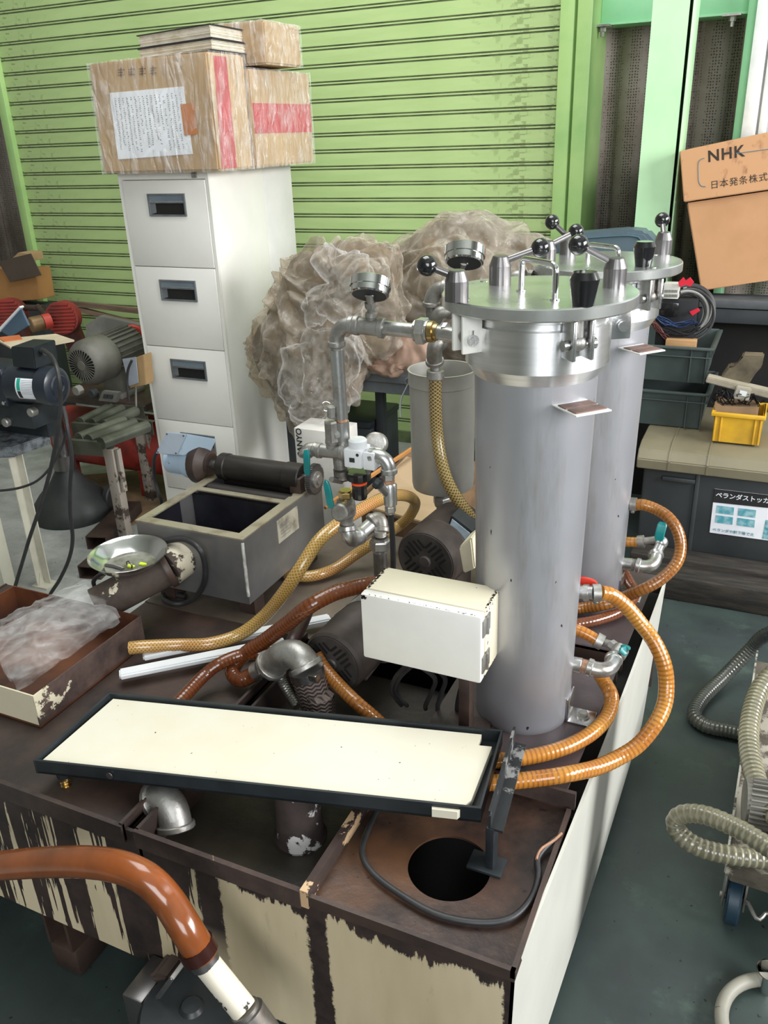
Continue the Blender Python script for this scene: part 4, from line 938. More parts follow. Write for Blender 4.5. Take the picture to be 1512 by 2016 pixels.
MB().box(X0, X1-.003, Y0_, Y0_+.003, .465, zt).build('side_wall', chip('cream front with rust rim', rgb('d8cfb4'), rgb('4b3a33'), ns=4, th=.47, soft=.01), T_)
MB().box(X0, X1-.003, Y1_-.003, Y1_, .465, zt).build('side_wall', inr, T_)
MB().box(X0, X0+.003, Y0_+.003, Y1_-.003, .465, zt).build('side_wall', inr, T_)
def crumple_sheet(mb, c00, c10, c11, c01, n, amp, freq, seed, bulge=0):
    G = []
    for i in range(n+1):
        row = []
        for j in range(n+1):
            u, v_ = i/n, j/n
            p = V(c00)*(1-u)*(1-v_)+V(c10)*u*(1-v_)+V(c11)*u*v_+V(c01)*(1-u)*v_
            w = p*freq+V((seed, seed*2, 0)); w = w+noise.noise_vector(w)*.8
            k = (1-abs(noise.noise(w))*2)*.7+(1-abs(noise.noise(w*2.2))*2)*.3-.4
            e = math.sin(PI*u)**.5*math.sin(PI*v_)**.5 if 0 < u < 1 and 0 < v_ < 1 else 0
            p = p+V((noise.noise(w+V((9, 0, 0)))*.01, noise.noise(w+V((0, 9, 0)))*.01, amp*k+bulge*e))
            row.append(mb.bm.verts.new(p))
        G.append(row)
    for i in range(n):
        for j in range(n): mb.bm.faces.new((G[i][j], G[i+1][j], G[i+1][j+1], G[i][j+1]))
    return mb
bz = .545
bc = [aZ(-30, 1240, bz), aZ(28, 1352, bz-.012), aZ(238, 1215, bz+.005), aZ(172, 1142, bz)]
mb = MB(); crumple_sheet(mb, *bc, 70, .010, 14, 3, .022)
crumple_sheet(mb, *[p-V((0, 0, .012)) for p in bc], 50, .008, 12, 8, .006)
h = mb.build('plastic_bag', bagf, sm=60); tag(h, 'crumpled clear plastic bag lying across the rusty tray', 'bag')
# black cable in the right compartment
h = MB().tube([z_(745, 1590, .456), z_(722, 1640, .456), z_(713, 1680, .456), z_(735, 1720, .456), z_(790, 1762, .456), z_(860, 1800, .456), z_(940, 1816, .456), z_(1005, 1808, .456), z_(1045, 1770, .456), z_(1060, 1725, .456), z_(1058, 1690, .456), z_(1078, 1664, .460), z_(1098, 1648, .462)], .0048, 12).build('rubber_cable', rubber); tag(h, 'black rubber cable curved round the hole in the tank lid', 'cable')
h = MB().tube([z_(1056, 1692, .462), z_(1064, 1672, .463), z_(1090, 1655, .466), z_(1106, 1640, .468)], .0022, 8).build('copper_wire', copper); tag(h, 'short red brown wire ends at the frayed cable end', 'wire')
# elbow and painted stub in the middle compartment
o = thing('pipe_elbow', 'oily grey elbow poking up under the black tray', 'elbow', aZ(350, 1630, .45))
elbow(aZ(305, 1575, .455), aZ(338, 1562, .475), aZ(346, 1628, .428), .0262, 'elbow', o, castm)
hexnut(aZ(297, 1578, .452), aZ(305, 1574, .455), .028, o, 'hex_collar', castm)
st = aZ(592, 1645, .405); st2 = aY(575, 1565, st.y)
o = thing('pipe_stub', 'fat brown pipe stub with flaked white paint under the tray', 'pipe', (st.x, st.y, .405))
MB().lathe((st.x, st.y, .405), [(.042, 0), (.0425, .004), (.038, .012), (.036, .05), (.035, .112)], n=36).build('stub', chip('flaking white on rust', rgb('c9c6c4'), rgb('3f3431'), ns=16, th=.56, soft=.01), o)
# ---------------------------------------------------------------- separator trough, roller and geared motor
s0 = aZ(270, 1024.5, .66); s1 = aZ(475.5, 1066, .66); SX0, SX1, SY0 = s0.x, s1.x, (s0.y+s1.y)/2; SY1 = 1.66; ZS = .66
D = aZ(618, 981, .66)
SP = thing('magnetic_separator', 'stainless open trough with dark roller on top and blue geared motor', 'separator', ((SX0+SX1)/2, 1.48, .46))
ssm = mat('dull stained stainless', rgb('949391'), .38, .6, col2=rgb('6d6e6f'), ns=4, lo=.35, hi=.7, bump=.15, bs=50, rvar=.2)
rimm = mat('rust freckled steel rim', rgb('aca48e'), .4, .5, col2=rgb('7a6a52'), ns=14, lo=.5, hi=.72, bump=.1)
ZBt = .505
MB().box(SX0, SX1, SY0, SY0+.003, ZBt, ZS).build('front_wall', ssm, SP)
MB().box(SX1-.003, SX1, SY0+.003, SY1, ZBt, ZS).build('side_wall', ssm, SP)
MB().box(SX0, SX0+.003, SY0+.003, SY1, ZBt, ZS).build('side_wall', ssm, SP)
MB().box(SX0+.003, SX1-.003, SY1-.003, SY1, ZBt, ZS).build('rear_wall', ssm, SP)
inm = mat('wet dark inside', rgb('33333c'), .3, .4, col2=rgb('1b1a1e'), ns=5, bump=.4, bs=30, rvar=.3)
MB().box(SX0+.003, SX1-.003, SY0+.003, SY1-.003, ZBt, ZBt+.01).box(SX0+.003, SX0+.006, SY0+.003, SY1-.2, ZBt+.01, ZS-.003).box(SX0+.004, SX1-.004, SY0+.20, SY0+.206, ZBt+.01, ZS-.012).box(SX0+.006, SX1-.006, SY0+.11, SY0+.20, ZBt+.01, ZBt+.055, .004).build('liner', inm, SP)
fl = MB(); fw = .024
fl.box(SX0-.001, SX1+.001, SY0-.001, SY0+fw, ZS, ZS+.003).box(SX0-.001, SX0+fw, SY0+fw, SY1, ZS, ZS+.003).box(SX1-fw, SX1+.001, SY0+fw, SY1, ZS, ZS+.003).box(SX0+fw, SX1-fw, SY0+.195, SY0+.195+.018, ZS, ZS+.003)
fl.build('rim_flange', rimm, SP)
for fx, fy in ((SX0+.02, SY0+.02), (SX1-.05, SY0+.03), (SX1-.05, SY1-.07), (SX0+.02, SY1-.07)): MB().box(fx, fx+.04, fy, fy+.04, .459, ZBt).build('foot', rust, SP)
wm = mat('lumpy weld paint', rgb('c9c9c4'), .5, col2=rgb('8e8b84'), ns=30, bump=.6)
MB().tube([(SX1, SY0-.001, ZS-.006+0*k) if k == 0 else (SX1+random.uniform(-.001, .001), SY0-.001, ZS-.006-k*.012) for k in range(12)], .0035, 6).build('weld_bead', wm, SP)
YD = SY0+.285; ZD = aY(520, 929, YD).z
dx0, dx1 = aY(436, 918, YD).x, aY(597, 938, YD).x; rdm = rad(aY(520, 929, YD), 27)
dm = mat('dark magnetic drum', rgb('3c3835'), .45, .6, col2=rgb('2a2725'), ns=5, stretch=(1, 6, 6), bump=.2)
MB().lathe((dx0, YD, ZD), [(rdm*.94, 0), (rdm, .003), (rdm, .022), (rdm*.93, .024), (rdm*.93, dx1-dx0-.045), (rdm, dx1-dx0-.043), (rdm, dx1-dx0-.003), (rdm*.94, dx1-dx0)], (1, 0, 0), 44).build('drum', dm, SP, sm=20)
MB().cyl((dx0-.035, YD, ZD), (dx1+.045, YD, ZD), .010, n=16).build('shaft', gunm, SP)
MB().cyl((SX0+.03, YD-.045, ZS-.018), (SX1-.02, YD-.045, ZS-.018), .022, n=26).build('squeeze_roller', dm, SP)
MB().box(SX0+.03, SX1-.02, YD+.01, YD+.05, ZS-.03, ZS-.004, .003).build('scraper', dm, SP)
gx = dx1+.030; g = MB()
g.cyl((gx-.006, YD, ZD), (gx+.006, YD, ZD), .034, n=40)
for k in range(48):
    a_ = 2*PI*k/48; cy_, cz_ = YD+math.cos(a_)*.0352, ZD+math.sin(a_)*.0352; tg = V((0, -math.sin(a_), math.cos(a_)))*.0012; rdv = V((0, math.cos(a_), math.sin(a_)))*.0022
    p = V((gx-.006, cy_, cz_)); g.prism([p-tg-rdv, p+tg-rdv, p+tg*.6+rdv, p-tg*.6+rdv], (.012, 0, 0))
g.build('gear', gunm, SP)
MB().lathe((gx+.006, YD, ZD), [(.020, 0), (.020, .004), (.012, .005), (.012, .010)], (1, 0, 0), 24).build('gear_hub', castm, SP)
MB().box(SX1-.035, SX1-.004, YD-.03, YD+.04, ZS, ZD+.008, .003).build('bearing_block', rust, SP)
npl = MB().box(SX1, SX1+.0015, SY0+.135, SY0+.225, ZS-.070, ZS-.014).build('nameplate', mat('soiled nameplate', rgb('b9b3a0'), .5, 0, col2=rgb('6f6657'), ns=16, lo=.5, hi=.7), SP)
for k in range(5): MB().box(SX1+.0015, SX1+.0019, SY0+.145, SY0+.19-.004*(k % 3), ZS-.028-k*.008, ZS-.0268-k*.008).build('print_line', inkg, npl)
# geared motor
bl = chip('powder blue motor paint', rgb('a9bccd'), rgb('5b5145'), ns=12, th=.36, soft=.02, bump=.4)
GM = thing('geared_motor', 'powder blue geared motor with square terminal box left of the dark roller', 'motor', (aY(380, 930, YD).x, YD, ZD-.05))
mx = aY(402, 915, YD).x
MB().lathe((mx-.105, YD, ZD), [(.030, 0), (.036, .006), (.036, .06), (.042, .062), (.042, .088)], (1, 0, 0), 32).build('motor_housing', bl, GM)
MB().lathe((mx-.02, YD, ZD), [(.050, 0), (.052, .004), (.050, .022), (.036, .030), (.028, .036), (.028, .044)], (1, 0, 0), 24).build('gear_flange', rust, GM)
MB().cyl((mx+.018, YD, ZD), (dx0+.001, YD, ZD), .012, n=18).build('output_shaft', gunm, GM)
Q = [aY(x, y, YD-.055) for x, y in ((308, 892), (329, 850), (368, 854), (350, 895))]
tb = MB().prism(Q, (.03, .075, -.035), .002).build('terminal_box', bl, GM)
MB().prism([p+V((0, -.003, .0)) for p in Q], (0, .003, 0), .001).build('cover', mat('pale blue cover', rgb('b4bfcc'), .4, col2=rgb('9faab6'), ns=8), tb)
for i in range(4):
    p = Q[i].lerp(Q[(i+2) % 4], .08)-V((0, .003, 0)); MB().cyl(p, p-V((0, .002, 0)), .0022, n=8).build('screw', gunm, tb)
MB().box(mx-.09, mx-.005, YD-.02, YD+.03, SP.location.z+.2, ZD-.02).build('mounting', bl, GM)
h = MB().tube([aY(312, 885, YD-.03), aY(303, 905, YD-.03), aY(305, 945, YD-.02), aY(317, 985, YD-.02), aY(318, 1015, YD), aY(315, 1040, YD+.05)], .0045, 10).build('motor_cable', rubber); tag(h, 'black cable falling from the blue geared motor beside the filing cabinet', 'cable')
# big inlet pipe with cream paint, bowl, cable loops
pz = .56; p0 = V((SX0+.145, SY0, .60)); pA = aZ(377, 1085, .59); pB = aZ(330, 1118, .575); pC = aZ(190, 1192, .525)
dirp = (pC-pB).normalized()
o = thing('inlet_pipe', 'fat rusty inlet pipe with flaking cream sleeve running to the trough', 'pipe', V((pC.x, pC.y, .46)))
cp = chip('flaking cream on rust sleeve', rgb('d5cbb4'), rgb('4a3d36'), ns=16, th=.47, soft=.02)
MB().cyl(V((pA.x, SY0+.001, pA.z)), pA+V((0, -.01, 0)), .046, n=34, ch=.002).cyl(pA, pB, .043, n=34, ch=.001).build('sleeve', cp, o)
MB().cyl(pB, pC, .039, n=34).build('pipe', chip('cream patch on rusty pipe', rgb('d8cfb4'), rgb('50443c'), ns=6, th=.56, soft=.01), o)
MB().lathe(pB-dirp*.006, [(.0445, 0), (.0455, .004), (.0455, .010), (.0445, .014)], dirp, 34).build('joint_ring', rust, o)
bw = aZ(256, 1112, .61)
bo = thing('steel_bowl', 'shallow stainless steel bowl resting on the rusty inlet pipe', 'bowl', bw)
Mt = Matrix.Translation(bw)@Matrix.Rotation(math.radians(1), 4, 'Y')@Matrix.Rotation(math.radians(2), 4, 'X')@Matrix.Diagonal((.93, .93, .85, 1))
mb = MB(); mb.lathe((0, 0, 0), [(.001, 0), (.048, 0), (.066, .009), (.079, .026), (.0865, .034), (.089, .0345), (.089, .0335), (.080, .0245), (.067, .0075), (.049, -.0012), (.001, -.0012)], n=56, cap=False)
bmesh.ops.transform(mb.bm, matrix=Mt, verts=mb.bm.verts); mb.build('bowl', mat('satin stainless bowl', (.72, .72, .72), .17, 1, col2=(.6, .6, .6), ns=5, rvar=.1), bo)
oil = mat('dirty liquid in the bowl', rgb('8b8a80'), .15, 0, col2=rgb('5f5b50'), ns=30)
h = MB().cyl(Mt@V((0, 0, .001)), Mt@V((0, 0, .004)), .052, n=40).build('dirty_liquid', oil, None); tag(h, 'shallow grey dirty liquid in the steel bowl', 'liquid')
for k, (u, v_, lab) in enumerate(((.012, -.012, 'neon yellow scrap in the bowl, nearest its centre'), (.032, .006, 'neon yellow scrap near the right rim inside the bowl'))):
    c = Mt@V((u, v_, .0045)); mb = MB()
    mb.prism([c+V((math.cos(a)*.009*(1+.3*math.sin(3*a+k)), math.sin(a)*.006*(1+.3*math.cos(2*a)), 0)) for a in [2*PI*i/10 for i in range(10)]], (0, 0, .003))
    tag(mb.build('yellow_scrap', mat('neon yellow scrap', rgb('dcf03a'), .5), None), lab, 'scrap', 'yellow scraps in the bowl')
h = MB().torus(Mt@V((.012, -.014, .012)), (.2, 1, .1), .008, .0018).tube([Mt@V((-.045, -.03, .006)), Mt@V((-.02, -.028, .007)), Mt@V((.01, -.03, .006))], .004, 8).build('screw_eye', gunm); tag(h, 'dark screw eye lying in the steel bowl', 'screw')
h = MB().tube([aZ(313, 1072, .62), aZ(335, 1064, .635), aZ(365, 1063, .645), aZ(392, 1080, .64), aZ(403, 1110, .60), aZ(402, 1145, .55), aZ(388, 1172, .50), aZ(366, 1186, .468), aZ(340, 1188, .466), aZ(322, 1178, .466), aZ(330, 1168, .467), aZ(368, 1176, .466)], .0062, 12).build('rubber_cable', rubber); tag(h, 'thick black cable looped over the cream pipe sleeve', 'cable')
h = MB().tube([aZ(190, 1165, .49), aZ(184, 1145, .52), aZ(200, 1130, .55), aZ(225, 1128, .56)], .005, 10).build('rubber_cable', rubber); tag(h, 'short black cable end sticking out below the steel bowl', 'cable')
# foreground hose with painted pipe
YH = .60
hose('rubber_hose', 'thick orange brown hose arching in front of the tank at the lower left', [aY(-60, 1708, YH), aY(0, 1704, YH), aY(80, 1698, YH), aY(170, 1697, YH), aY(240, 1708, YH), aY(292, 1733, YH), aY(330, 1772, YH), aY(362, 1822, YH-.01), aY(392, 1870, YH-.01), aY(400, 1886, YH-.01)], .0215, amb4, rib=0, clamps=[(aY(384, 1860, YH-.01), aY(396, 1880, YH-.01))], clampm=mat('oily dark red clamp', rgb('3a1d18'), .25, .3))
o = thing('suction_pipe', 'painted cream pipe with black chips ending the orange brown hose', 'pipe', aY(480, 2000, YH))
MB().cyl(aY(397, 1882, YH-.01), aY(408, 1900, YH-.01), .0195, n=24, ch=.003).build('collar', gunm, o)
MB().cyl(aY(408, 1898, YH-.01), aY(482, 1990, YH-.02), .0175, n=26).build('pipe', chip('chipped cream pipe', rgb('d8d0bf'), rgb('2e2a28'), ns=22, th=.40, soft=.01), o)
MB().cyl(aY(480, 1986, YH-.02), aY(486, 1995, YH-.02), .020, n=24).cyl(aY(486, 1994, YH-.02), aY(540, 2070, YH-.02), .024, n=24).build('coupling', pipeo, o)
o = thing('floor_pump', 'black round pump motor on the floor at the bottom left edge', 'pump', aZ(375, 2010, .02))
c = aZ(378, 1985, .20)
MB().lathe((c.x, c.y, .0), [(.085, .0), (.085, .19), (.078, .20), (.02, .202), (.015, .208), (.001, .209)], n=44).build('motor_body', blackm, o)
MB().box(c.x-.125, c.x-.085, c.y-.02, c.y+.06, .02, .19, .004).build('flange', gunm, o)
f_ = [aY(x, y, c.y+.02) for x, y in ((246, 2010), (252, 1960), (300, 1918), (330, 1930), (290, 1990), (270, 2030))]
MB().prism(f_, (0, .06, 0), .006).build('terminal_box', mat('dusty brown box', rgb('574740'), .7, col2=rgb('3a302b'), ns=10), o)
MB().prism([aY(x, y, c.y-.01) for x, y in ((262, 2020), (334, 1925), (341, 1930), (270, 2030))], (0, .09, 0), .002).build('lid_plate', pipem, o)
# ---------------------------------------------------------------- filing cabinet and what stands on it
FX0, FX1, FYF = -2.238, -1.845, 2.58
FC = thing('filing_cabinet', 'tall off-white four drawer filing cabinet in front of the green shutter', 'cabinet', ((FX0+FX1)/2, 2.86, 0))
MB().box(FX0, FX1, FYF+.012, 2.93, 0, 1.332, .002).box(FX0, FX0+.016, FYF, FYF+.012, 0, 1.332).box(FX1-.012, FX1, FYF, FYF+.012, 0, 1.332).box(FX0+.016, FX1-.012, FYF, FYF+.012, 1.308, 1.332).box(FX0+.016, FX1-.012, FYF, FYF+.012, 0, .106).build('body', cabm, FC)
MB().box(FX0+.004, FX1-.003, 2.93, 3.148, 0, 1.330, .002).build('rear_section', mat('greyer cabinet enamel', rgb('dad9d4'), .38, 0, col2=rgb('cbcac6'), ns=3), FC)
hm = mat('grey plastic pull', rgb('6c7073'), .4, 0, col2=rgb('5a5e61'), ns=20)
d0, d1 = FX0+.018, FX1-.014
for i in range(4):
    zt_ = 1.305-.2993*i; zb_ = zt_-.2965
    dw = MB().box(d0, d1, FYF-.003, FYF+.010, zb_, zt_, .0015).build('drawer', cabm, FC)
    hx0 = d0+.30*(d1-d0); hx1 = hx0+.163; hz1 = zt_-.044; hz0 = hz1-.076
    hb = MB(); y_ = FYF-.003
    hb.box(hx0, hx1, y_-.006, y_, hz1-.006, hz1).box(hx0, hx1, y_-.006, y_, hz0, hz0+.006).box(hx0, hx0+.006, y_-.006, y_, hz0+.006, hz1-.006).box(hx1-.006, hx1, y_-.006, y_, hz0+.006, hz1-.006)
    hb.box(hx0+.006, hx1-.006, y_-.005, y_-.001, hz1-.032, hz1-.027)
    hb.prism([(hx0+.006, y_-.001, hz0+.006), (hx0+.03, y_-.0005, hz0+.012), (hx0+.03, y_-.0005, hz1-.032), (hx0+.006, y_-.001, hz1-.032)], (0, -.002, 0))
    hd = hb.build('handle', hm, dw)
    MB().box(hx0+.006, hx1-.006, y_-.0012, y_-.0002, hz0+.006, hz1-.032).build('finger_recess', blackvoid, hd)
    MB().box(hx0+.010, hx1-.008, y_-.004, y_-.001, hz1-.025, hz1-.007).build('label_strip', mat('blue grey label strip', rgb('6d7a84'), .3, 0), hd)
MB().box(d1-.052, d1-.030, FYF-.005, FYF, 1.311, 1.329, .002).cyl((d1-.041, FYF-.008, 1.320), (d1-.041, FYF, 1.320), .006).build('lock', castm, FC)
# cardboard boxes wrapped in stretch film
YB1 = 2.53
q = [aY(x, y, YB1) for x, y in ((203, 337), (428, 338), (411, 108), (172, 120))]
zb0 = 1.3335
q[0].z = q[1].z = zb0; ztp = (q[2].z+q[3].z)/2; q[2].z = ztp+.004; q[3].z = ztp-.004
xr = (q[1].x+q[2].x)/2; q[1].x = q[2].x = xr; Yb2 = aX(490, 230, xr).y; Yb3 = min(3.64, aX(612, 250, xr).y)
B1 = thing('cardboard_box', 'film wrapped cardboard box with a handwritten sheet on its front, on the cabinet', 'box', (q[0].lerp(q[1], .5).x, YB1+.1, zb0), 'film wrapped cartons on the cabinet')
MB().prism(q, (0, Yb2-YB1, 0), .006).build('carton', card, B1)
def on_front(px, y=YB1-.001): return [aY(a, b, y) for a, b in px]
MB().prism([V((xr+.001, aX(420, 112, xr).y, ztp-.006)), V((xr+.001, aX(445, 120, xr).y, ztp-.006)), V((xr+.001, aX(466, 330, xr).y, zb0+.006)), V((xr+.001, aX(437, 336, xr).y, zb0+.006))], (.0008, 0, 0)).build('red_print', redp, B1)
sheet = on_front(((216, 183), (361, 170), (380, 303), (233, 314)))
MB().prism(sheet, (0, -.0012, 0)).build('handwritten_sheet', paper, B1)
mb = MB(); rr = random.Random(5)
S00, S10, S11, S01 = sheet[3], sheet[2], sheet[1], sheet[0]
sp_ = lambda u, v_: (S00*(1-u)*(1-v_)+S10*u*(1-v_)+S11*u*v_+S01*(1-u)*v_)+V((0, -.0014, 0))
for c in range(17):
    u = .05+c*.055; v_ = .90
    stop = rr.choice((.08, .12, .35, .2, .1))
    while v_ > stop:
        h_ = .022
        if rr.random() < .88:
            for k in range(2):
                a, b = rr.uniform(0, .018), rr.uniform(0, .012); mb.poly([sp_(u+a, v_+b), sp_(u+a+.016, v_+b+rr.uniform(-.006, .006)), sp_(u+a+.016, v_+b+.005), sp_(u+a, v_+b+.005)])
            a = rr.uniform(.004, .02); mb.poly([sp_(u+a, v_-.004), sp_(u+a+.004, v_-.004), sp_(u+a+.004, v_+.016), sp_(u+a, v_+.016)])
        v_ -= .030
mb.build('handwriting', inkg, B1, sm=0, kind='stuff')
MB().prism(on_front(((355, 205), (382, 203), (389, 264), (363, 267)), YB1-.0025), (0, -.0008, 0)).build('brown_tape', mat('brown paper tape', rgb('c07c4e'), .5), B1)
mb = MB()
for k in range(4):
    for j in range(3):
        x0 = 232+k*21; a = on_front(((x0, 137+j*5-k*1.2), (x0+13-3*(j % 2), 136+j*5-k*1.2), (x0+13-3*(j % 2), 138.2+j*5-k*1.2), (x0, 139+j*5-k*1.2)), YB1-.0012); mb.prism(a, (0, -.0004, 0))
    a = on_front(((x0+5, 133-k*1.2), (x0+7.5, 133-k*1.2), (x0+7.5, 151-k*1.2), (x0+5, 151-k*1.2)), YB1-.0012); mb.prism(a, (0, -.0004, 0))
mb.build('faded_print', mat('faded brown print', rgb('8a6a50'), .7), B1, kind='stuff')
def film_shell(pts, d, parent, amp=.004, n=26):
    """thin wrinkled skin of film round a box given by its front quad and depth"""
    a, b, c, e = pts; dd = V(d); mb = MB()
    cen = (a+b+c+e)/4+dd*.5
    ex = lambda p: cen+(p-cen)*1.008+(p-cen).normalized()*.004
    A, B_, C_, E_ = map(ex, (a, b, c, e)); A2, B2, C2, E2 = map(ex, (a+dd, b+dd, c+dd, e+dd))
    for Q_ in ((A, B_, C_, E_), (B_, B2, C2, C_), (E_, C_, C2, E2), (A2, A, E_, E2)):
        nrm = (Q_[1]-Q_[0]).cross(Q_[3]-Q_[0]).normalized(); G = []
        for i in range(n+1):
            row = []
            for j in range(n+1):
                u, v_ = i/n, j/n; p = Q_[0]*(1-u)*(1-v_)+Q_[1]*u*(1-v_)+Q_[2]*u*v_+Q_[3]*(1-u)*v_
                edge = min(u, 1-u, v_, 1-v_); w = V((p.x*14+p.y*9, p.y*14, p.z*26-p.x*18))
                p = p+nrm*amp*(1-abs(noise.noise(w))*2)*min(1, edge*12); row.append(mb.bm.verts.new(p))
            G.append(row)
        for i in range(n):
            for j in range(n): mb.bm.faces.new((G[i][j], G[i+1][j], G[i+1][j+1], G[i][j+1]))
    bmesh.ops.remove_doubles(mb.bm, verts=mb.bm.verts, dist=1e-4)
    return mb.build('stretch_film', wrapf, parent, sm=60)
film_shell(q, (0, Yb2-YB1, 0), B1)
def carton2(x0, x1, y0, y1, z0, z1, lab):
    B_ = thing('cardboard_box', lab, 'box', ((x0+x1)/2, y0+.1, z0), 'film wrapped cartons on the cabinet')
    Q_ = [V((x0, y0, z0)), V((x1, y0, z0)), V((x1, y0, z1)), V((x0, y0, z1))]
    MB().prism(Q_, (0, y1-y0, 0), .006).build('carton', card, B_); film_shell(Q_, (0, y1-y0, 0), B_, .007); return B_
zt2 = aX(520, 138, xr).z
B2 = carton2(xr-.36, xr+.006, Yb2+.012, Yb3, zb0, zt2, 'film wrapped cardboard box with a red band, overhanging the back of the cabinet')
za, zb_ = aX(540, 204, xr).z, aX(540, 262, xr).z
MB().box(xr+.006, xr+.0072, Yb2+.02, Yb3-.005, zb_, za).build('red_print', redp, B2)
y3 = Yb2+.05; xr3 = aY(522, 85, y3).x; y4 = min(3.60, aX(592, 95, xr3).y)
carton2(xr3-.26, xr3, y3, y4, zt2+.012, aY(515, 40, y3).z, 'smaller film wrapped carton, topmost on the cabinet behind the ledgers')
# two thick ledgers
zk = q[2].z+.006
def ledger(near, lft, rgt, z0, z1, lab, spine):
    n0, l0, r0 = V((near[0], near[1], z0)), V((lft[0], lft[1], z0)), V((rgt[0], rgt[1], z0)); f0 = l0+r0-n0
    o = thing('ledger', lab, 'book', n0.lerp(f0, .5), 'ledgers on the wrapped box')
    c = (n0+f0)/2; sh_ = lambda p, k: c+(p-c)*k
    base = [n0, r0, f0, l0]; h_ = V((0, 0, 1)); mb = MB()
    nl = 12
    for k in range(nl):                                   # bundles of pages, slightly out of line
        a0_ = z0+.003+(z1-z0-.006)*k/nl; k_ = .965+random.uniform(-.018, .010)
        mb.prism([V((p.x, p.y, a0_)) for p in [sh_(b, k_) for b in base]], (0, 0, (z1-z0-.006)/nl*.93))
    mb.build('pages', mat('yellowed page edges', rgb('e6dfcf'), .8, 0, col2=rgb('cfc5b0'), ns=22, stretch=(1, 1, 3)), o, sm=0)
    cv = mat('dark grey cover', rgb('3c3a3a'), .6, 0, col2=rgb('2b2a2b'), ns=8)
    MB().prism([V((p.x, p.y, z0)) for p in base], (0, 0, .003)).build('cover', cv, o)
    MB().prism([V((p.x, p.y, z1-.003)) for p in base], (0, 0, .003)).build('cover', cv, o)
    d = (f0-r0).normalized()
    MB().prism([r0, r0+(f0-r0), r0+(f0-r0)+h_*(z1-z0), r0+h_*(z1-z0)], (r0-n0).normalized()*.003).build('spine', spine, o)
Nn = aY(420, 106, 2.57); Ll = aY(272, 108, 2.68); Rr2 = aY(489, 112, 2.80)
navy = mat('navy cloth spine', rgb('24406c'), .6)
z1_ = zk+.034; z2_ = aY(416, 45, 2.57).z
ledger(Nn, Ll, Rr2, zk, z1_, 'thinner dog-eared ledger under the thick one', cardd)
ledger((Nn.x-.002, Nn.y+.004), (Ll.x+.003, Ll.y), (Rr2.x-.006, Rr2.y), z1_+.001, z2_, 'thick worn ledger with a navy spine lying on top', navy)
# ---------------------------------------------------------------- table with sheeting
YT = 2.72; tz = aY(740, 736, YT).z
TB = thing('work_table', 'grey steel table buried under plastic sheeting', 'table', (-1.2, 2.95, 0))
tx0 = aY(560, 735, YT).x; tx0 = -1.72; tx1 = -.86
MB().box(tx0, tx1, YT, 3.30, tz-.03, tz, .003).build('table_top', greym, TB)
MB().box(tx0+.02, tx1-.02, YT+.02, YT+.05, tz-.075, tz-.03).build('rail', greym, TB)
for x_, y_ in ((tx0+.01, YT+.01), (-1.43, YT+.25), (tx1-.05, YT+.01), (tx1-.05, 3.25), (tx0+.01, 3.25)): MB().box(x_, x_+.035, y_, y_+.035, 0, tz-.03, .002).build('leg', dgrey, TB)
lump = mat('dusty brown canvas', rgb('8f8474'), .8, 0, col2=rgb('5f5648'), ns=5, bump=.3)
def pile(name, lab, cat, px, ctr, Y, depth, amp, freq, seed, m, kind=None, sub=6, grow=1, grp=None, zs=1):
    c = aY(*ctr, Y); mb = MB(); blob(mb, c, [c+(aY(x, y, Y)-c)*grow for x, y in px], depth, amp, freq, seed, sub, 0, zs)
    o = mb.build(name, m, None, sm=180); o['kind'] = kind or ''
    if not kind: del o['kind']
    tag(o, lab, cat, grp); return o
PL = [(583, 492), (640, 472), (700, 462), (745, 468), (785, 482), (790, 560), (790, 640), (770, 700), (718, 722), (702, 800), (650, 832), (612, 884), (578, 830), (540, 790), (506, 740), (494, 680), (522, 615), (548, 560)]
PRt = [(780, 492), (840, 442), (900, 416), (960, 425), (1020, 450), (1075, 478), (1100, 540), (1090, 700), (950, 715), (850, 708), (760, 700), (735, 640), (745, 560)]
pile('canvas_bundle', 'dusty brown canvas bundle under the clear sheeting beside the cabinet', 'bundle', PL, (640, 650), 2.60, .11, .03, 11, 3, lump, grow=.93, sub=5)
pile('canvas_bundle', 'large grey brown bundle under sheeting behind the pressure gauges', 'bundle', PRt, (910, 590), 2.98, .20, .03, 9, 9, lump, grow=.95, sub=5)
pile('plastic_sheeting', 'crumpled clear plastic sheeting hanging down beside the cabinet', 'plastic sheet', PL, (640, 650), 2.60, .145, .05, 13, 1, sheetf, sub=7, zs=.8)
pile('plastic_sheeting', 'clear plastic sheeting draped over the large bundle behind the gauges', 'plastic sheet', PRt, (910, 590), 2.96, .25, .04, 9, 5, sheetf, sub=7, zs=.8)
pile('plastic_sheeting', 'bright folded flap of plastic sheeting just left of the pressure gauge', 'plastic sheet', [(615, 500), (640, 480), (690, 490), (735, 545), (728, 600), (700, 640), (655, 625), (612, 640), (600, 600), (640, 555)], (670, 565), 2.44, .035, .035, 16, 12, bagf, sub=6, zs=.8)
pile('plastic_sheeting', 'slack lower fold of clear sheeting above the white carton', 'plastic sheet', [(560, 720), (600, 650), (660, 640), (700, 660), (700, 760), (672, 820), (630, 850), (590, 860), (570, 800)], (630, 750), 2.43, .045, .045, 15, 17, bagf, sub=6, zs=.7)
pile('pink_cloth', 'faded pink cloth hanging over the table edge under the sheeting', 'cloth', [(688, 690), (760, 685), (860, 690), (870, 715), (856, 732), (800, 728), (765, 740), (720, 722), (688, 728)], (780, 708), 2.66, .03, .015, 22, 4, mat('faded pink cotton', rgb('b99a86'), .85, 0, col2=rgb('9d8272'), ns=9), sub=5)
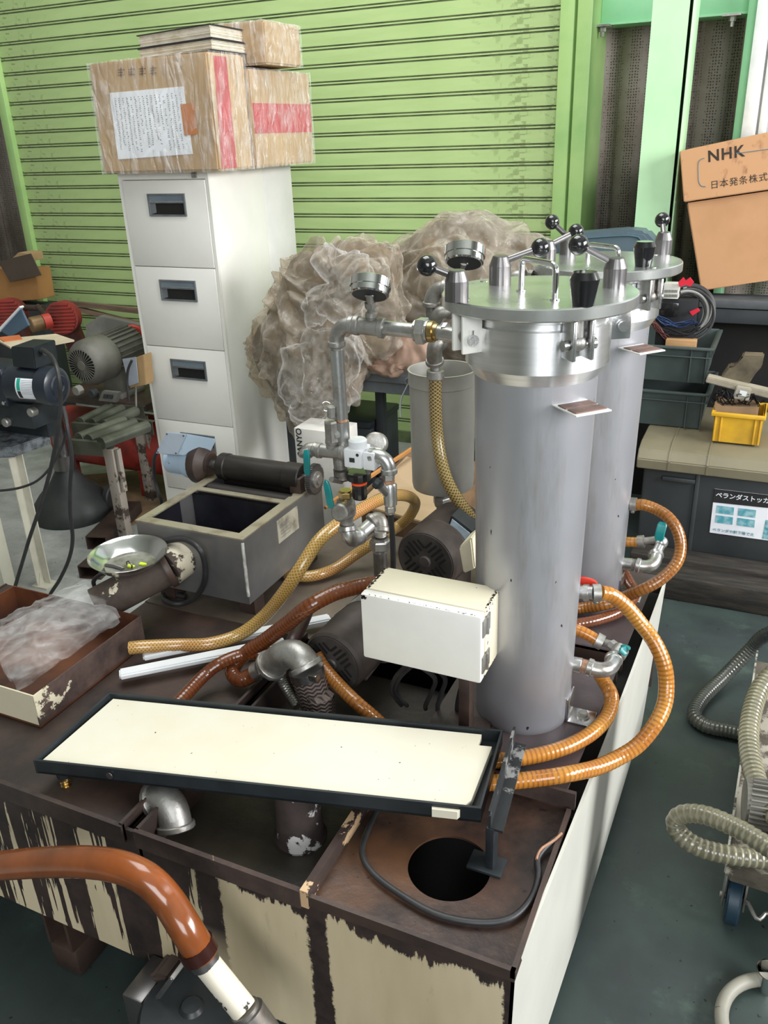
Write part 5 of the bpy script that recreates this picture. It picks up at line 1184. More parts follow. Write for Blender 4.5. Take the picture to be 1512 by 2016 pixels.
# cartons and cases on the floor behind the tank
def boxed(name, lab, cat, x0, x1, y0, y1, z0, z1, m, bev=.004, grp=None):
    o = MB().box(x0, x1, y0, y1, z0, z1, bev).build(name, m, None); tag(o, lab, cat, grp); return o
a = aY(578, 842, 2.34); b = aY(640, 842, 2.34)
sb = thing('white_carton', 'white carton with black upright lettering beside the filing cabinet', 'box', ((a.x+b.x)/2, 2.42, 0))
MB().box(a.x, b.x+.06, 2.34, 2.46, 0, a.z, .003).build('carton', mat('white carton board', rgb('d9d6cf'), .6), sb)
t0_ = aY(597, 898, 2.339)
words('SANYO', t0_+V((.0, -.001, 0)), (0, 0, 1), (-1, 0, 0), .030, ink, sb, bold=.0006)
c = aZ(757, 812, .36)
cs = thing('black_case', 'black hard case on the floor under the work table', 'case', (c.x-.12, c.y+.1, 0))
MB().box(c.x-.27, c.x, c.y-.14, c.y+.14, 0, .33, .006).build('case_body', dgrey, cs)
MB().box(c.x-.274, c.x+.004, c.y-.144, c.y+.144, .33, .36, .006).build('lid', blackm, cs)
p4 = [aZ(x, y, .50) for x, y in ((704, 990), (800, 896), (905, 925), (800, 1075))]
bb = thing('beige_board', 'large beige board resting behind the tank next to the grey canister', 'board', (p4[0]+p4[2])/2*1)
MB().prism([V((p.x, max(p.y, 1.85), .485)) for p in p4], (0, 0, .012), .002).build('board', mat('beige laminate', rgb('b39b7c'), .6, 0, col2=rgb('98815f'), ns=3, lo=.45, hi=.7), bb)
MB().box(-1.02, -.72, 2.0, 2.35, 0, .485).build('support_box', cardd, bb)
for k in range(2):
    h = MB().cyl(aZ(640+k*6, 1000-k*8, .52+.01*k), aZ(812+k*4, 884-k*6, .52+.01*k), .0045, n=10).build('brass_rod', mat('tan cane rod', rgb('b27c42'), .5)); tag(h, ('thin tan rod lying nearest the pipework on the beige board', 'thin tan rod lying farther back on the beige board')[k], 'rod', 'tan rods')
# ---------------------------------------------------------------- right background: bench, boxes, crates
YS = 2.75
sx0 = aY(1252, 925, YS).x; sx1 = .62; lz0 = aY(1300, 924, YS).z; bz0 = .045
ST = thing('storage_box', 'dark grey plastic storage box with dusty beige lid and a picture label', 'box', ((sx0+sx1)/2, 3.0, 0))
dkb = mat('dark grey plastic', rgb('3a3d3e'), .5, 0, col2=rgb('303334'), ns=4)
MB().box(sx0+.02, sx1-.02, YS+.03, YS+.5, .0, lz0, .012).build('body', dkb, ST)
MB().box(sx0+.085, sx0+.19, YS+.015, YS+.03, lz0-.045, lz0-.03, .003).build('grip', dkb, ST)
MB().box(sx0+.19, sx0+.205, YS+.022, YS+.03, 0.01, lz0-.002, .003).build('rib', dkb, ST)
beige = mat('dusty beige plastic', rgb('7a735d'), .55, 0, col2=rgb('5f5945'), ns=3, lo=.4, hi=.72, bump=.2)
ld = MB(); pf_ = [(YS, lz0-.004), (YS-.002, lz0+.03), (YS+.02, lz0+.058), (YS+.07, lz0+.072), (YS+.5, lz0+.078), (YS+.53, lz0+.0), ]
ld.prism([V((sx0, y, z)) for y, z in pf_], (sx1-sx0, 0, 0), .003).build('lid', beige, ST)
for x_ in (sx0+.10, sx0+.22): MB().prism([V((x_, y-.002, z+.002)) for y, z in pf_[:5]]+[V((x_, YS+.5, lz0+.07)), V((x_, YS+.05, lz0+.02))], (.006, 0, 0)).build('lid_rib', beige, ST)
sy = YS+.028; stq = [aY(x, y, sy) for x, y in ((1397, 1048), (1572, 1072), (1580, 982), (1407, 962))]
MB().prism(stq, (0, -.0012, 0)).build('label', paper, ST)
L_ = lambda u, v_: (stq[0]*(1-u)+stq[1]*u)*(1-v_)+(stq[3]*(1-u)+stq[2]*u)*v_+V((0, -.002, 0))
MB().prism([L_(0, .70), L_(.62, .72), L_(.8, .80), L_(1, .80), L_(1, 1), L_(0, 1)], (0, -.0005, 0)).build('label_band', ink, ST)
teal = mat('teal print', rgb('4d9aa8'), .5, 0, col2=rgb('9cc4cb'), ns=50)
for k in range(4):
    u0 = .05+(k % 2)*.25; v0 = .47-(k//2)*.22
    MB().prism([L_(u0, v0), L_(u0+.20, v0), L_(u0+.20, v0+.17), L_(u0, v0+.17)], (0, -.0004, 0)).build('label_picture', teal, ST)
MB().prism([L_(.60, .03), L_(.98, .03), L_(.98, .55), L_(.62, .45)], (0, -.0004, 0)).build('label_picture', mat('teal house print', rgb('2f8a9a'), .5, 0, col2=rgb('a9cdd2'), ns=60), ST)
rt_ = (stq[1]-stq[0]).normalized(); upv = (stq[3]-stq[0]).normalized()
words('ベランダストッカー', L_(.02, .83)+V((0, -.001, 0)), rt_, upv, .021, paper, ST, space=.95, bold=.0003)
words('ベランダや軒下等で大', L_(.03, .06)+V((0, -.001, 0)), rt_, upv, .013, mat('blue green print', rgb('3b8494'), .5), ST)
# dark beams on the floor
for (y0, y1, h_, lab) in ((2.56, 2.655, .085, 'long blackened timber beam on the floor in front of the storage box'), (2.66, 2.745, .10, 'second dusty timber beam between the front beam and the storage box')):
    o = MB().box(-.34, .75, y0, y1, 0, h_, .006).build('timber_beam', darkwood, None); tag(o, lab, 'beam', 'floor beams')
# crates
YC = aZ(1387, 847, lz0+.079).y; YC = min(max(YC, YS+.09), YS+.22)
crm = mat('grey green crate plastic', rgb('46524f'), .5, 0, col2=rgb('394341'), ns=5, bump=.1)
cx1 = aY(1386, 820, YC).x; cx0 = cx1-.33
def crate(z0, z1, lab, dx=0):
    o = thing('plastic_crate', lab, 'crate', ((cx0+cx1)/2, YC+.14, z0), 'stacked plastic crates'); f = .012; D_ = .30
    w_ = MB()
    def fr_(z, e): return [(cx0-e+dx, YC-e, z), (cx1+e+dx, YC-e, z), (cx1+e+dx, YC+D_+e, z), (cx0-e+dx, YC+D_+e, z)]
    o0, o1, i1, i0 = fr_(z0, -f), fr_(z1, 0), fr_(z1, -.004), fr_(z0+.004, -f-.004)
    vs = [[w_.bm.verts.new(p) for p in r_] for r_ in (o0, o1, i1, i0)]
    for a_, b_ in zip(vs, vs[1:]):
        for i in range(4): w_.bm.faces.new((a_[i], a_[(i+1) % 4], b_[(i+1) % 4], b_[i]))
    w_.bm.faces.new(vs[0][::-1]); w_.bm.faces.new(vs[3]); w_.build('shell', crm, o, sm=20)
    rm = MB()
    for zz, e, h_ in ((z1-.006, .010, .008), (z1-.034, .003, .004)):
        rm.box(cx0-e+dx, cx1+e+dx, YC-e-.004, YC, zz, zz+h_, .001).box(cx1+dx, cx1+e+.003+dx, YC, YC+D_, zz, zz+h_, .001).box(cx0-e+dx, cx0+dx, YC, YC+D_, zz, zz+h_, .001).box(cx0+dx, cx1+dx, YC+D_, YC+D_+e, zz, zz+h_, .001)
    rm.build('rim', crm, o)
    for x_ in (cx1-.062, cx1-.012, cx0+.09): MB().box(x_+dx, x_+.004+dx, YC-.006, YC+.006, z0+.004, z1-.006).build('rib', crm, o)
    return o
cz0 = lz0+.0785; czm = aY(1400, 777, YC).z; czn = aY(1384, 757, YC).z; czt = aY(1392, 686, YC).z
crate(cz0, czm, 'lower grey green plastic crate standing on the storage box lid')
crate(max(czn, czm-.012), czt, 'upper grey green plastic crate holding coiled cables', -.004)
blk = mat('black filler', rgb('15161a'), .7)
# contents of the upper crate
o = MB().box(aY(1310, 680, YC+.02).x, aY(1370, 680, YC+.02).x, YC+.012, YC+.06, czt-.045, aY(1340, 669, YC+.02).z, .002).build('wood_block', mat('light pine', rgb('b08a5e'), .7, col2=rgb('95714a'), ns=4, stretch=(1, 8, 8)), None); tag(o, 'light brown wood block leaning in the upper crate', 'block')
coil = thing('cable_coil', 'coil of black and grey cables standing in the upper crate', 'cable', aY(1340, 665, YC+.10), 'cable coils')
rr = random.Random(2); cc = aY(1350, 614, YC+.10)
R0_ = rad(cc, 50)
for k in range(11):
    mm = (rubber, mat('grey sheath', rgb('8d8d88'), .5), rubber, rubber, mat('light grey sheath', rgb('aaaaa2'), .5))[k % 5]
    R_ = R0_*rr.uniform(.74, 1.0); c_ = cc+V((rr.uniform(-.01, .01), (k-5)*.006, rr.uniform(-.008, .008)))
    MB().torus(c_, (.2+rr.uniform(-.1, .1), -1, .15+rr.uniform(-.1, .1)), R_, .0048, n=40, a0=-2.2+rr.uniform(-.2, .2), a1=1.9+rr.uniform(-.2, .3)).build('cable_loop', mm, coil)
wr = thing('wire_bundle', 'bundle of thin blue and red brown wires in the upper crate', 'wires', aY(1320, 660, YC+.08))
bw_ = mat('blue wire', rgb('26406f'), .5); rw_ = mat('red brown wire', rgb('6b3a34'), .5)
def wires(n_, pxs, m, nm):
    mb = MB()
    for k in range(n_):
        mb.tube([aY(x+rr.uniform(-5, 5), y+rr.uniform(-7, 7), YC+.05+rr.uniform(-.02, .03)) for x, y in pxs], .0012, 5, step=.02)
    o_ = mb.build(nm, m, wr, kind='stuff')
wires(26, ((1292, 622), (1312, 634), (1340, 640), (1372, 630)), bw_, 'blue_wires')
wires(26, ((1284, 628), (1294, 645), (1310, 664), (1325, 676)), rw_, 'brown_wires')
wires(30, ((1290, 640), (1320, 652), (1355, 655), (1380, 640)), blk, 'black_wires')
tbk = thing('terminal_block', 'white slotted terminal block on a black panel above the crate', 'terminal block', aY(1318, 600, YC+.05))
MB().box(aY(1296, 600, YC+.05).x, aY(1373, 600, YC+.05).x, YC+.05, YC+.13, czt-.06, aY(1330, 590, YC+.05).z, .002).build('panel', blk, tbk)
MB().box(aY(1306, 575, YC+.05).x, aY(1336, 575, YC+.05).x, YC+.045, YC+.09, aY(1320, 588, YC+.05).z, aY(1320, 558, YC+.05).z, .001).build('block', mat('ivory plastic', rgb('cfcdc4'), .5), tbk)
for r_ in range(2):
    for k in range(11):
        p = aY(1308.5+k*2.4, 573+r_*9, YC+.0445); MB().box(p.x, p.x+.0012, YC+.0435, YC+.045, p.z-.005, p.z+.004).build('slot', ink, tbk)
for k, (px, lab) in enumerate(((((1335, 556), (1345, 546), (1350, 553), (1358, 546), (1366, 556), (1359, 565), (1350, 560), (1338, 566)), 'red tape bow tied on top of the cable coil'), (((1357, 614), (1374, 607), (1378, 612), (1363, 622)), 'red tape tab wrapped round a cable in the middle of the coil'))):
    o = MB().prism([aY(x, y, YC+.03) for x, y in px], (0, .008, 0), .001).build('red_tape', mat('red tape', rgb('d8283c'), .4), None); tag(o, lab, 'tape')
o = MB().box(aY(1300, 620, YC+.04).x, aY(1335, 620, YC+.04).x, YC+.03, YC+.05, aY(1315, 622, YC+.03).z, aY(1315, 596, YC+.03).z, .002).build('black_module', blackb, None); tag(o, 'small glossy black module under the white terminal block', 'module')
# yellow basket with clutter
lidz = lz0+.08; YY = aZ(1450, 874, lidz).y; YY = min(max(YY, YS+.08), YS+.2)
yel = mat('yellow plastic', rgb('d9a92c'), .45, 0, col2=rgb('a98430'), ns=6, lo=.48, hi=.75)
yx0 = aY(1400, 850, YY).x; yx1 = aY(1500, 850, YY).x; yzt = aY(1450, 815, YY).z
yb = thing('yellow_basket', 'yellow plastic basket full of scrap standing on the beige lid', 'basket', ((yx0+yx1)/2, YY+.07, lidz))
w_ = MB(); D_ = .15
for a_, b_, z_0, z_1 in ((.0, .0, lidz, lidz+.004),): w_.box(yx0+.008, yx1-.008, YY+.008, YY+D_-.008, lidz, lidz+.004)
for fc in (((yx0+.006, YY+.006), (yx1-.006, YY+.006)), ((yx0+.006, YY+D_-.006), (yx1-.006, YY+D_-.006)), ((yx0+.006, YY+.006), (yx0+.006, YY+D_-.006)), ((yx1-.006, YY+.006), (yx1-.006, YY+D_-.006))):
    (xa, ya), (xb, yb_) = fc; cx_, cy_ = (yx0+yx1)/2, YY+D_/2; e = lambda x, y, k: (cx_+(x-cx_)*k, cy_+(y-cy_)*k)
    x0_, y0_ = e(xa, ya, 1.05); x1_, y1_ = e(xb, yb_, 1.05); dx = (0, .003, 0) if ya == yb_ else (.003, 0, 0)
    w_.prism([(xa, ya, lidz), (xb, yb_, lidz), (x1_, y1_, yzt), (x0_, y0_, yzt)], dx)
w_.build('shell', yel, yb)
MB().box(yx0-.006, yx1+.006, YY-.006, YY+.004, yzt-.012, yzt, .001).box(yx0-.006, yx1+.006, YY+D_-.004, YY+D_+.006, yzt-.012, yzt, .001).box(yx0-.006, yx0+.004, YY+.004, YY+D_-.004, yzt-.012, yzt, .001).box(yx1-.004, yx1+.006, YY+.004, YY+D_-.004, yzt-.012, yzt, .001).build('rim', yel, yb)
for x_ in (yx0+.006, yx0+.024, yx1-.026, yx1-.010): MB().box(x_, x_+.006, YY-.001, YY+.006, lidz+.002, yzt-.012, .002).build('rib', yel, yb)
o = MB().prism([aY(x, y, YY+.02) for x, y in ((1408, 790), (1420, 800), (1490, 802), (1492, 830), (1412, 828), (1405, 800))], (0, .09, 0), .002).build('torn_carton', mat('pale torn cardboard', rgb('a08464'), .8, col2=rgb('7e664c'), ns=5), None); tag(o, 'torn piece of cardboard stuffed in the yellow basket', 'carton')
o = thing('lamp_fitting', 'long dusty lamp fitting lying across the yellow basket', 'fitting', aY(1450, 780, YY+.03))
MB().prism([aY(x, y, YY+.02) for x, y in ((1388, 753), (1392, 742), (1560, 782), (1560, 797))], (0, .05, 0), .003).build('channel', mat('dusty cream metal', rgb('9a9280'), .6, 0, col2=rgb('7b7362'), ns=6), o)
MB().prism([aY(x, y, YY+.01) for x, y in ((1442, 785), (1450, 760), (1480, 766), (1474, 790))], (0, .03, 0), .003).build('end_box', mat('cream plastic box', rgb('a9a494'), .5), o)
MB().prism([aY(x, y, YY+.008) for x, y in ((1455, 778), (1457, 769), (1471, 772), (1468, 781))], (0, .003, 0)).build('switch', white, o)
o = MB().prism([aY(x, y, YY+.06) for x, y in ((1418, 745), (1434, 722), (1448, 724), (1462, 700), (1504, 702), (1500, 722), (1470, 758), (1466, 765))], (0, .06, 0), .004).build('metal_bracket', mat('grimy galvanised sheet', rgb('6d6350'), .6, .2, col2=rgb('40392e'), ns=9, bump=.3), None); tag(o, 'grimy folded metal bracket standing up behind the lamp fitting', 'bracket')
wr = thing('wire_tangle', 'tangle of black wires spilling between lamp fitting and basket', 'wires', aY(1430, 790, YY+.03)); mb = MB()
for k in range(34):
    x_ = rr.uniform(1400, 1500); mb.tube([aY(x_+rr.uniform(-12, 12), 766+rr.uniform(-8, 10)+(x_-1400)*.2, YY+rr.uniform(.0, .08)), aY(x_+rr.uniform(-15, 15), 780+rr.uniform(-8, 8), YY+rr.uniform(-.005, .06)), aY(x_+rr.uniform(-15, 15), 800+rr.uniform(-6, 4), YY+rr.uniform(.02, .08))], .0018, 5, step=.012)
mb.build('black_wires', blk, wr, kind='stuff')
# bench behind
YW = YC+.33; wz = aY(1420, 590, YW).z
WB = thing('work_bench', 'grey steel bench carrying the tilted carton, dark underneath', 'bench', (0, YW+.2, 0))
MB().box(-.85, .75, YW, 3.43, wz-.03, wz, .003).build('bench_top', mat('dusty bench top', rgb('54575a'), .55, 0, col2=rgb('3c3e40'), ns=4), WB)
MB().box(-.85, .75, YW+.01, YW+.03, wz-.085, wz-.034, .002).build('rail', dgrey, WB)
MB().box(-.85, .75, 3.41, 3.43, 0, wz-.03).build('shade_board', blackvoid, WB)  # dark board added for the shade under the bench, covering the column foot
for x_ in (-.83, .68): MB().box(x_, x_+.05, YW+.02, YW+.07, 0, wz-.03, .002).build('leg', dgrey, WB)
# tilted carton with printed lid
YN2 = YW+.07
NH = thing('printed_carton', 'large orange brown carton tilted on the bench, lid printed with black letters', 'box', aY(1470, 570, YN2))
body = [aY(x, y, YN2) for x, y in ((1380, 573), (1508, 553), (1640, 520), (1622, 360), (1352, 400))]
MB().prism(body, (0, .30, 0), .004).build('carton', cardo, NH)
lid_ = [aY(x, y, YN2-.012) for x, y in ((1346, 398), (1640, 355), (1632, 236), (1338, 298))]
def lidstain():
    t = NT('stained carton lid'); v = t.coord(); n = t.noise(t.coord((1, 1, .6)), 13, 5, .6)
    c = t.mix(t.ramp(n, .58, .66), rgb('c4956b'), rgb('9c6e4e')); t.set(**{'Base Color': c, 'Roughness': .75}); return t.m
MB().prism(lid_, (0, .324, 0), .003).build('lid', lidstain(), NH)
yl = YN2-.0125
r_ = (aY(1512, 366, yl)-aY(1398, 373, yl)).normalized(); r_ = (lid_[1]-lid_[0]).normalized(); u_ = (lid_[3]-lid_[0]).normalized(); u_ = (u_-r_*u_.dot(r_)).normalized()
p0 = aY(1393, 319, yl); sz = (aY(1393, 296, yl)-p0).length/.73
words('NHK', p0, r_, u_, sz, mat('dark brown print', rgb('32261e'), .6), NH, space=1.12, bold=.0011)
p1_ = aY(1398, 371, yl); sz = (aY(1398, 357, yl)-p1_).length/.8
words('日本発条株式会社', p1_, r_, u_, sz, MATS['dark brown print'], NH, space=1.12)
blu = mat('grey blue print', rgb('5f8496'), .6)
MB().tube([aY(x, y, yl-.0005) for x, y in ((1387, 311), (1379, 314), (1375, 322), (1375, 345), (1376, 358), (1381, 366), (1391, 367))], .0012, 6, step=.004).build('printed_line', blu, NH)
MB().tube([aY(1449, 302, yl-.0005), aY(1530, 291, yl-.0005), aY(1600, 282, yl-.0005)], .0012, 6, smooth=False).build('printed_line', blu, NH)
# blue grey case end
o = thing('blue_case', 'blue grey moulded case standing at the foot of the mint column', 'case', aY(1190, 505, 3.30))
cp_ = [(1086, 520), (1092, 470), (1110, 462), (1235, 452), (1270, 456), (1290, 478), (1300, 540), (1200, 560)]
bcm = mat('blue grey plastic', rgb('55666f'), .45, 0, col2=rgb('4a5961'), ns=4)
pp = [aY(x, y, 3.30) for x, y in cp_]
for p in pp: p.z = max(p.z, wz+.002)
MB().prism(pp, (0, .12, 0), .012).build('shell', bcm, o)
pp = [aY(x, y, 3.298) for x, y in ((1100, 515), (1105, 478), (1120, 472), (1235, 464), (1262, 472), (1275, 500), (1282, 530))]
MB().tube(pp, .003, 8, step=.02).build('moulded_line', mat('darker blue grey', rgb('43626f'), .4), o)
# ---------------------------------------------------------------- right foreground: dolly, hoses
cz = .17; k0 = aZ(1428, 1703, cz); k1 = aZ(1487, 1300, cz)
DL = thing('dolly', 'worn wooden dolly with scuffed edge on blue casters at the right edge', 'dolly', (k0.x+.2, (k0.y+k1.y)/2, 0))
dwood = chip('paint scuffed board', rgb('a39d90'), rgb('5a5348'), ns=9, th=.46, soft=.05, stretch=(1, 1, 1))
MB().prism([V((k0.x, k0.y, cz-.022)), V((k0.x+.45, k0.y-.02, cz-.022)), V((k1.x+.45, k1.y, cz-.022)), V((k1.x, k1.y, cz-.022))], (0, 0, .022), .002).build('deck', dwood, DL)
MB().prism([V((k0.x+.01, k0.y+.004, cz-.04)), V((k0.x+.45, k0.y-.016, cz-.04)), V((k0.x+.45, k0.y+.03, cz-.04)), V((k0.x+.01, k0.y+.05, cz-.04))], (0, 0, .018), .002).build('cross_member', dwood, DL)
MB().prism([V((k0.x-.001, k0.y, cz)), V((k1.x-.001, k1.y, cz)), V((k1.x-.001, k1.y, cz+.03)), V((k0.x-.001, k0.y, cz+.012))], (.004, 0, 0)).build('edge_angle', scf if False else chip('scuffed grey angle', rgb('a8a69c'), rgb('4a4740'), ns=16, th=.42, soft=.05), DL)
cast_b = mat('dark blue wheel', rgb('1c3342'), .45, 0, col2=rgb('16252f'), ns=9)
for (x_, y_) in ((k0.x+.025, k0.y+.045), (k1.x+.03, k1.y-.08), (k0.x+.38, k0.y+.04)):
    w_ = MB().cyl((x_-.012, y_, .05), (x_+.014, y_, .05), .05, n=32, ch=.004).build('caster_wheel', cast_b, DL)
    MB().box(x_-.02, x_-.016, y_-.02, y_+.02, .04, cz-.04, .001).box(x_+.018, x_+.022, y_-.02, y_+.02, .04, cz-.04, .001).box(x_-.02, x_+.022, y_-.025, y_+.025, cz-.044, cz-.040).cyl((x_-.024, y_, .05), (x_+.026, y_, .05), .006, n=10).build('fork', castm, w_)
MB().tube([V((k0.x+.05, k0.y+.02, .075)), V((k0.x+.07, k0.y-.01, .070)), V((k0.x+.085, k0.y+.01, .075)), V((k0.x+.105, k0.y-.02, .06))], .004, 8).build('brake_lever', castm, DL)
mo = aZ(1495, 1600, cz+.03)
o = thing('finned_motor', 'grey finned motor lying on the dolly', 'motor', (mo.x, mo.y, cz))
MB().cyl((mo.x-.03, mo.y, cz+.05), (mo.x+.2, mo.y+.03, cz+.05), .043, n=28).build('housing', motg, o)
for k in range(12):
    a_ = PI*(.15+k*.07); MB().box(mo.x-.02, mo.x+.16, mo.y-.001, mo.y+.001, cz+.05, cz+.05, 0, None) if False else None
    d = V((0, -math.cos(a_-1.0), math.sin(a_-1.0)+.0)); c_ = V((mo.x-.02, mo.y, cz+.05)); ax_ = V((.98, .13, 0)).normalized(); s_ = ax_.cross(d)*.0015
    MB().prism([c_+d*.042-s_, c_+d*.051-s_, c_+d*.051+s_, c_+d*.042+s_], ax_*.18).build('fin', motg, o)
HG = 'grey ribbed suction hoses at the right edge'
hose('ribbed_hose', 'dark ribbed hose lying furthest back on the floor, bent in a V shape', [aZ(1590, 1225, .25), aZ(1512, 1248, .17), aZ(1476, 1280, .10), aZ(1425, 1333, .035), aZ(1382, 1376, .022), aZ(1367, 1408, .020), aZ(1390, 1429, .020), aZ(1435, 1439, .020), aZ(1480, 1448, .020), aZ(1540, 1455, .020)], .0185, gryd, rib=.05, pitch=.010)
hose('ribbed_hose', 'olive grey ribbed hose bulging upright over the dolly edge', [aZ(1600, 1290, .32), aZ(1525, 1325, .27), aZ(1490, 1370, .25), aZ(1474, 1450, .235), aZ(1488, 1535, .23), aZ(1520, 1600, .23), aZ(1580, 1650, .23)], .0205, gryh, rib=.05, pitch=.012)
hose('ribbed_hose', 'grey ribbed hose doubled back in a flat loop in front of the dolly', [aZ(1620, 1740, .27), aZ(1512, 1667, .28), aZ(1450, 1630, .28), aZ(1392, 1606, .275), aZ(1350, 1602, .26), aZ(1330, 1616, .24), aZ(1337, 1640, .22), aZ(1375, 1667, .21), aZ(1440, 1684, .205), aZ(1520, 1693, .20), aZ(1600, 1700, .20)], .0175, gryh, rib=.05, pitch=.012)
o = MB().torus(aZ(1545, 2035, .02), (0, 0, 1), .10, .012, n=60, m=12).build('hose_ring', mat('pale grey hose', rgb('8d8a7e'), .5), None); tag(o, 'pale grey hose ring on the floor in the lower right corner', 'hose')
q_ = aZ(1510, 1945, .0); o = MB().lathe((q_.x, q_.y, 0), [(.018, 0), (.024, .045), (.022, .045), (.016, .003), (.001, .003)], n=24, cap=False).build('metal_cup', polish, None); tag(o, 'small bright metal cup at the lower right edge', 'cup')
# ---------------------------------------------------------------- left background: compressor, motors, conveyors
YX = 2.95
o = MB().box(aY(-60, 600, 3.3).x, aY(78, 600, 3.3).x, 3.3, 3.42, 0, aY(40, 600, 3.3).z, .004).build('steel_cabinet', dgrey, None); tag(o, 'dark low steel cabinet under the open carton at the far left', 'cabinet')
oc = thing('open_carton', 'brown open carton with a dark flap hanging over its front, far left', 'box', aY(40, 600, 3.31))
MB().prism([aY(x, y, 3.31) for x, y in ((-70, 600), (78, 590), (68, 530), (-70, 530))], (0, .11, 0), .003).build('carton', mat('orange cardboard', rgb('a97a48'), .75, 0, col2=rgb('93683c'), ns=4), oc)
MB().prism([aY(x, y, 3.29) for x, y in ((19, 555), (81, 542), (60, 499), (-4, 515))], (0, .006, 0), .001).build('front_flap', mat('dirty dark flap', rgb('564a40'), .8), oc)
MB().prism([aY(x, y, 3.36) for x, y in ((20, 512), (36, 497), (56, 500), (58, 515))], (0, .1, 0), .002).build('crumpled_paper', card, oc)
pl = mat('grey brown plank', rgb('8a7260'), .75, 0, col2=rgb('6a5648'), ns=4, stretch=(1, 8, 8))
for px, lab in ((((78, 602), (120, 592), (272, 608), (272, 618), (150, 604)), 'brown plank leaning highest against the foot of the shutter'), (((135, 608), (155, 606), (272, 636), (272, 648)), 'thin dark plank slanting down behind the compressor')):
    o = MB().prism([aY(x, y, 3.42) for x, y in px], (0, .03, 0), .002).build('plank', pl, None); tag(o, lab, 'plank')
o = MB().prism([aY(x, y, 3.35) for x, y in ((195, 622), (272, 640), (272, 760), (170, 760), (168, 640))], (0, .04, 0), .003).build('pale_sheet', mat('pale grey sheet', rgb('a09e98'), .7, col2=rgb('77756f'), ns=4), None); tag(o, 'pale grey sheet standing behind the grey motor', 'sheet')
# compressor: tank, twin finned heads, base plate
CP = thing('air_compressor', 'red air compressor with two finned heads and a red tank behind the grey motor', 'compressor', (-2.6, 2.9, 0))
tp = aY(215, 862, 2.75); rt2 = rad(tp, 56)
MB().lathe((aY(120, 862, 2.75).x, 2.75, tp.z), [(.001, 0), (rt2*.7, .02), (rt2, .07), (rt2, .62), (rt2*.7, .68), (.001, .70)], (1, 0, 0), 40, cap=False).build('air_tank', redc, CP)
bp0 = aY(150, 778, 2.62)
MB().box(aY(110, 780, 2.62).x, aY(292, 785, 2.62).x, 2.60, 2.95, bp0.z-.03, bp0.z, .003).build('base_plate', rust, CP)
for x_ in (aY(120, 862, 2.75).x+.12, aY(120, 862, 2.75).x+.52):
    MB().box(x_, x_+.03, 2.65, 2.69, 0, tp.z-rt2*.7, .002).build('leg', redc, CP)
for (px, py, rp, Yh) in ((122, 626, 33, 2.9), (18, 618, 31, 2.9)):
    c = aY(px, py, Yh); r_h = rad(c, rp); ax_ = V((.45, -.85, .10)).normalized(); pr = []
    for k in range(7): pr += [(r_h*(.97 if k else .8), k*.012), (r_h*(.97 if k else .8), k*.012+.005), (r_h*.82, k*.012+.006), (r_h*.82, k*.012+.011)]
    hd = MB().lathe(c-ax_*.07, pr, ax_, 40).build('cylinder_head', redc, CP, sm=20)
    sd = ax_.cross(V((0, 0, 1))).normalized(); uu = sd.cross(ax_)
    for k in range(9):
        o_ = (k-4)*r_h*.2; hl = math.sqrt(max(.01, 1-(o_/r_h)**2))*r_h*.86; ce = c+ax_*.012+uu*o_
        MB().prism([ce-sd*hl-uu*.0035, ce+sd*hl-uu*.0035, ce+sd*hl+uu*.0035, ce-sd*hl+uu*.0035], ax_*.010).build('fin', redc, hd)
    MB().cyl(c-ax_*.06, V((c.x-ax_.x*.06+.04, c.y+.08, bp0.z)), r_h*.62, n=24).build('crank_case', mat('dirty dark red casting', rgb('5a2621'), .6, col2=rgb('3a1c1a'), ns=9), CP)
a, b = aY(60, 640, 2.72), aY(99, 631, 2.80)
MB().cyl(a, a.lerp(b, .62), rad(a, 15), n=26, ch=.004).build('filter_can', mat('dull tan can', rgb('8a6e4c'), .5, .3, col2=rgb('6b5237'), ns=9), CP)
MB().cyl(a.lerp(b, .62), b, rad(a, 15), n=26).build('can_band', mat('bright red band', rgb('c4453a'), .5), CP)
MB().cyl(aY(97, 632, 2.85), aY(75, 603, 2.95), .012).cyl(aY(45, 606, 2.95), aY(86, 606, 2.95), .014).build('air_pipe', rust, CP)
wc = aY(212, 936, 2.5); MB().cyl((wc.x, wc.y, rad(wc, 29)), (wc.x+.03, wc.y, rad(wc, 29)), rad(wc, 29), n=32, ch=.005).build('wheel', rubber, CP)
MB().cyl((wc.x-.003, wc.y, rad(wc, 29)), (wc.x, wc.y, rad(wc, 29)), rad(wc, 20), n=28).build('wheel_rim', chip('rusty cream rim', rgb('9c8f77'), rgb('5a3d2a'), ns=20, th=.5), CP)
# dusty grey motor
GMo = aY(163, 719, 2.52); axm = V((-.02, 1, .05)).normalized(); rm_ = rad(GMo, 46)
GR = thing('electric_motor', 'large dusty grey electric motor with round fan guard beside the filing cabinet', 'motor', (GMo.x+.1, GMo.y+.05, bp0.z))
MB().lathe(GMo-axm*.005, [(rm_*.68, 0), (rm_*.72, .001), (rm_*.92, .02), (rm_, .04), (rm_, .13), (rm_*.96, .135)], axm, 44).build('fan_cowl', motg, GR, sm=40)
MB().cyl(GMo+axm*.13, GMo+axm*.30, rm_*.86, n=40).build('stator', motg, GR)
sd = axm.cross(V((0, 0, 1))).normalized(); uu = sd.cross(axm)
for k in range(26):
    a_ = 2*PI*k/26; d = sd*math.cos(a_)+uu*math.sin(a_); t_ = axm.cross(d)*.0018; c_ = GMo+axm*.135
    MB().prism([c_+d*rm_*.84-t_, c_+d*rm_*.97-t_, c_+d*rm_*.97+t_, c_+d*rm_*.84+t_], axm*.16).build('cooling_fin', motg, GR)
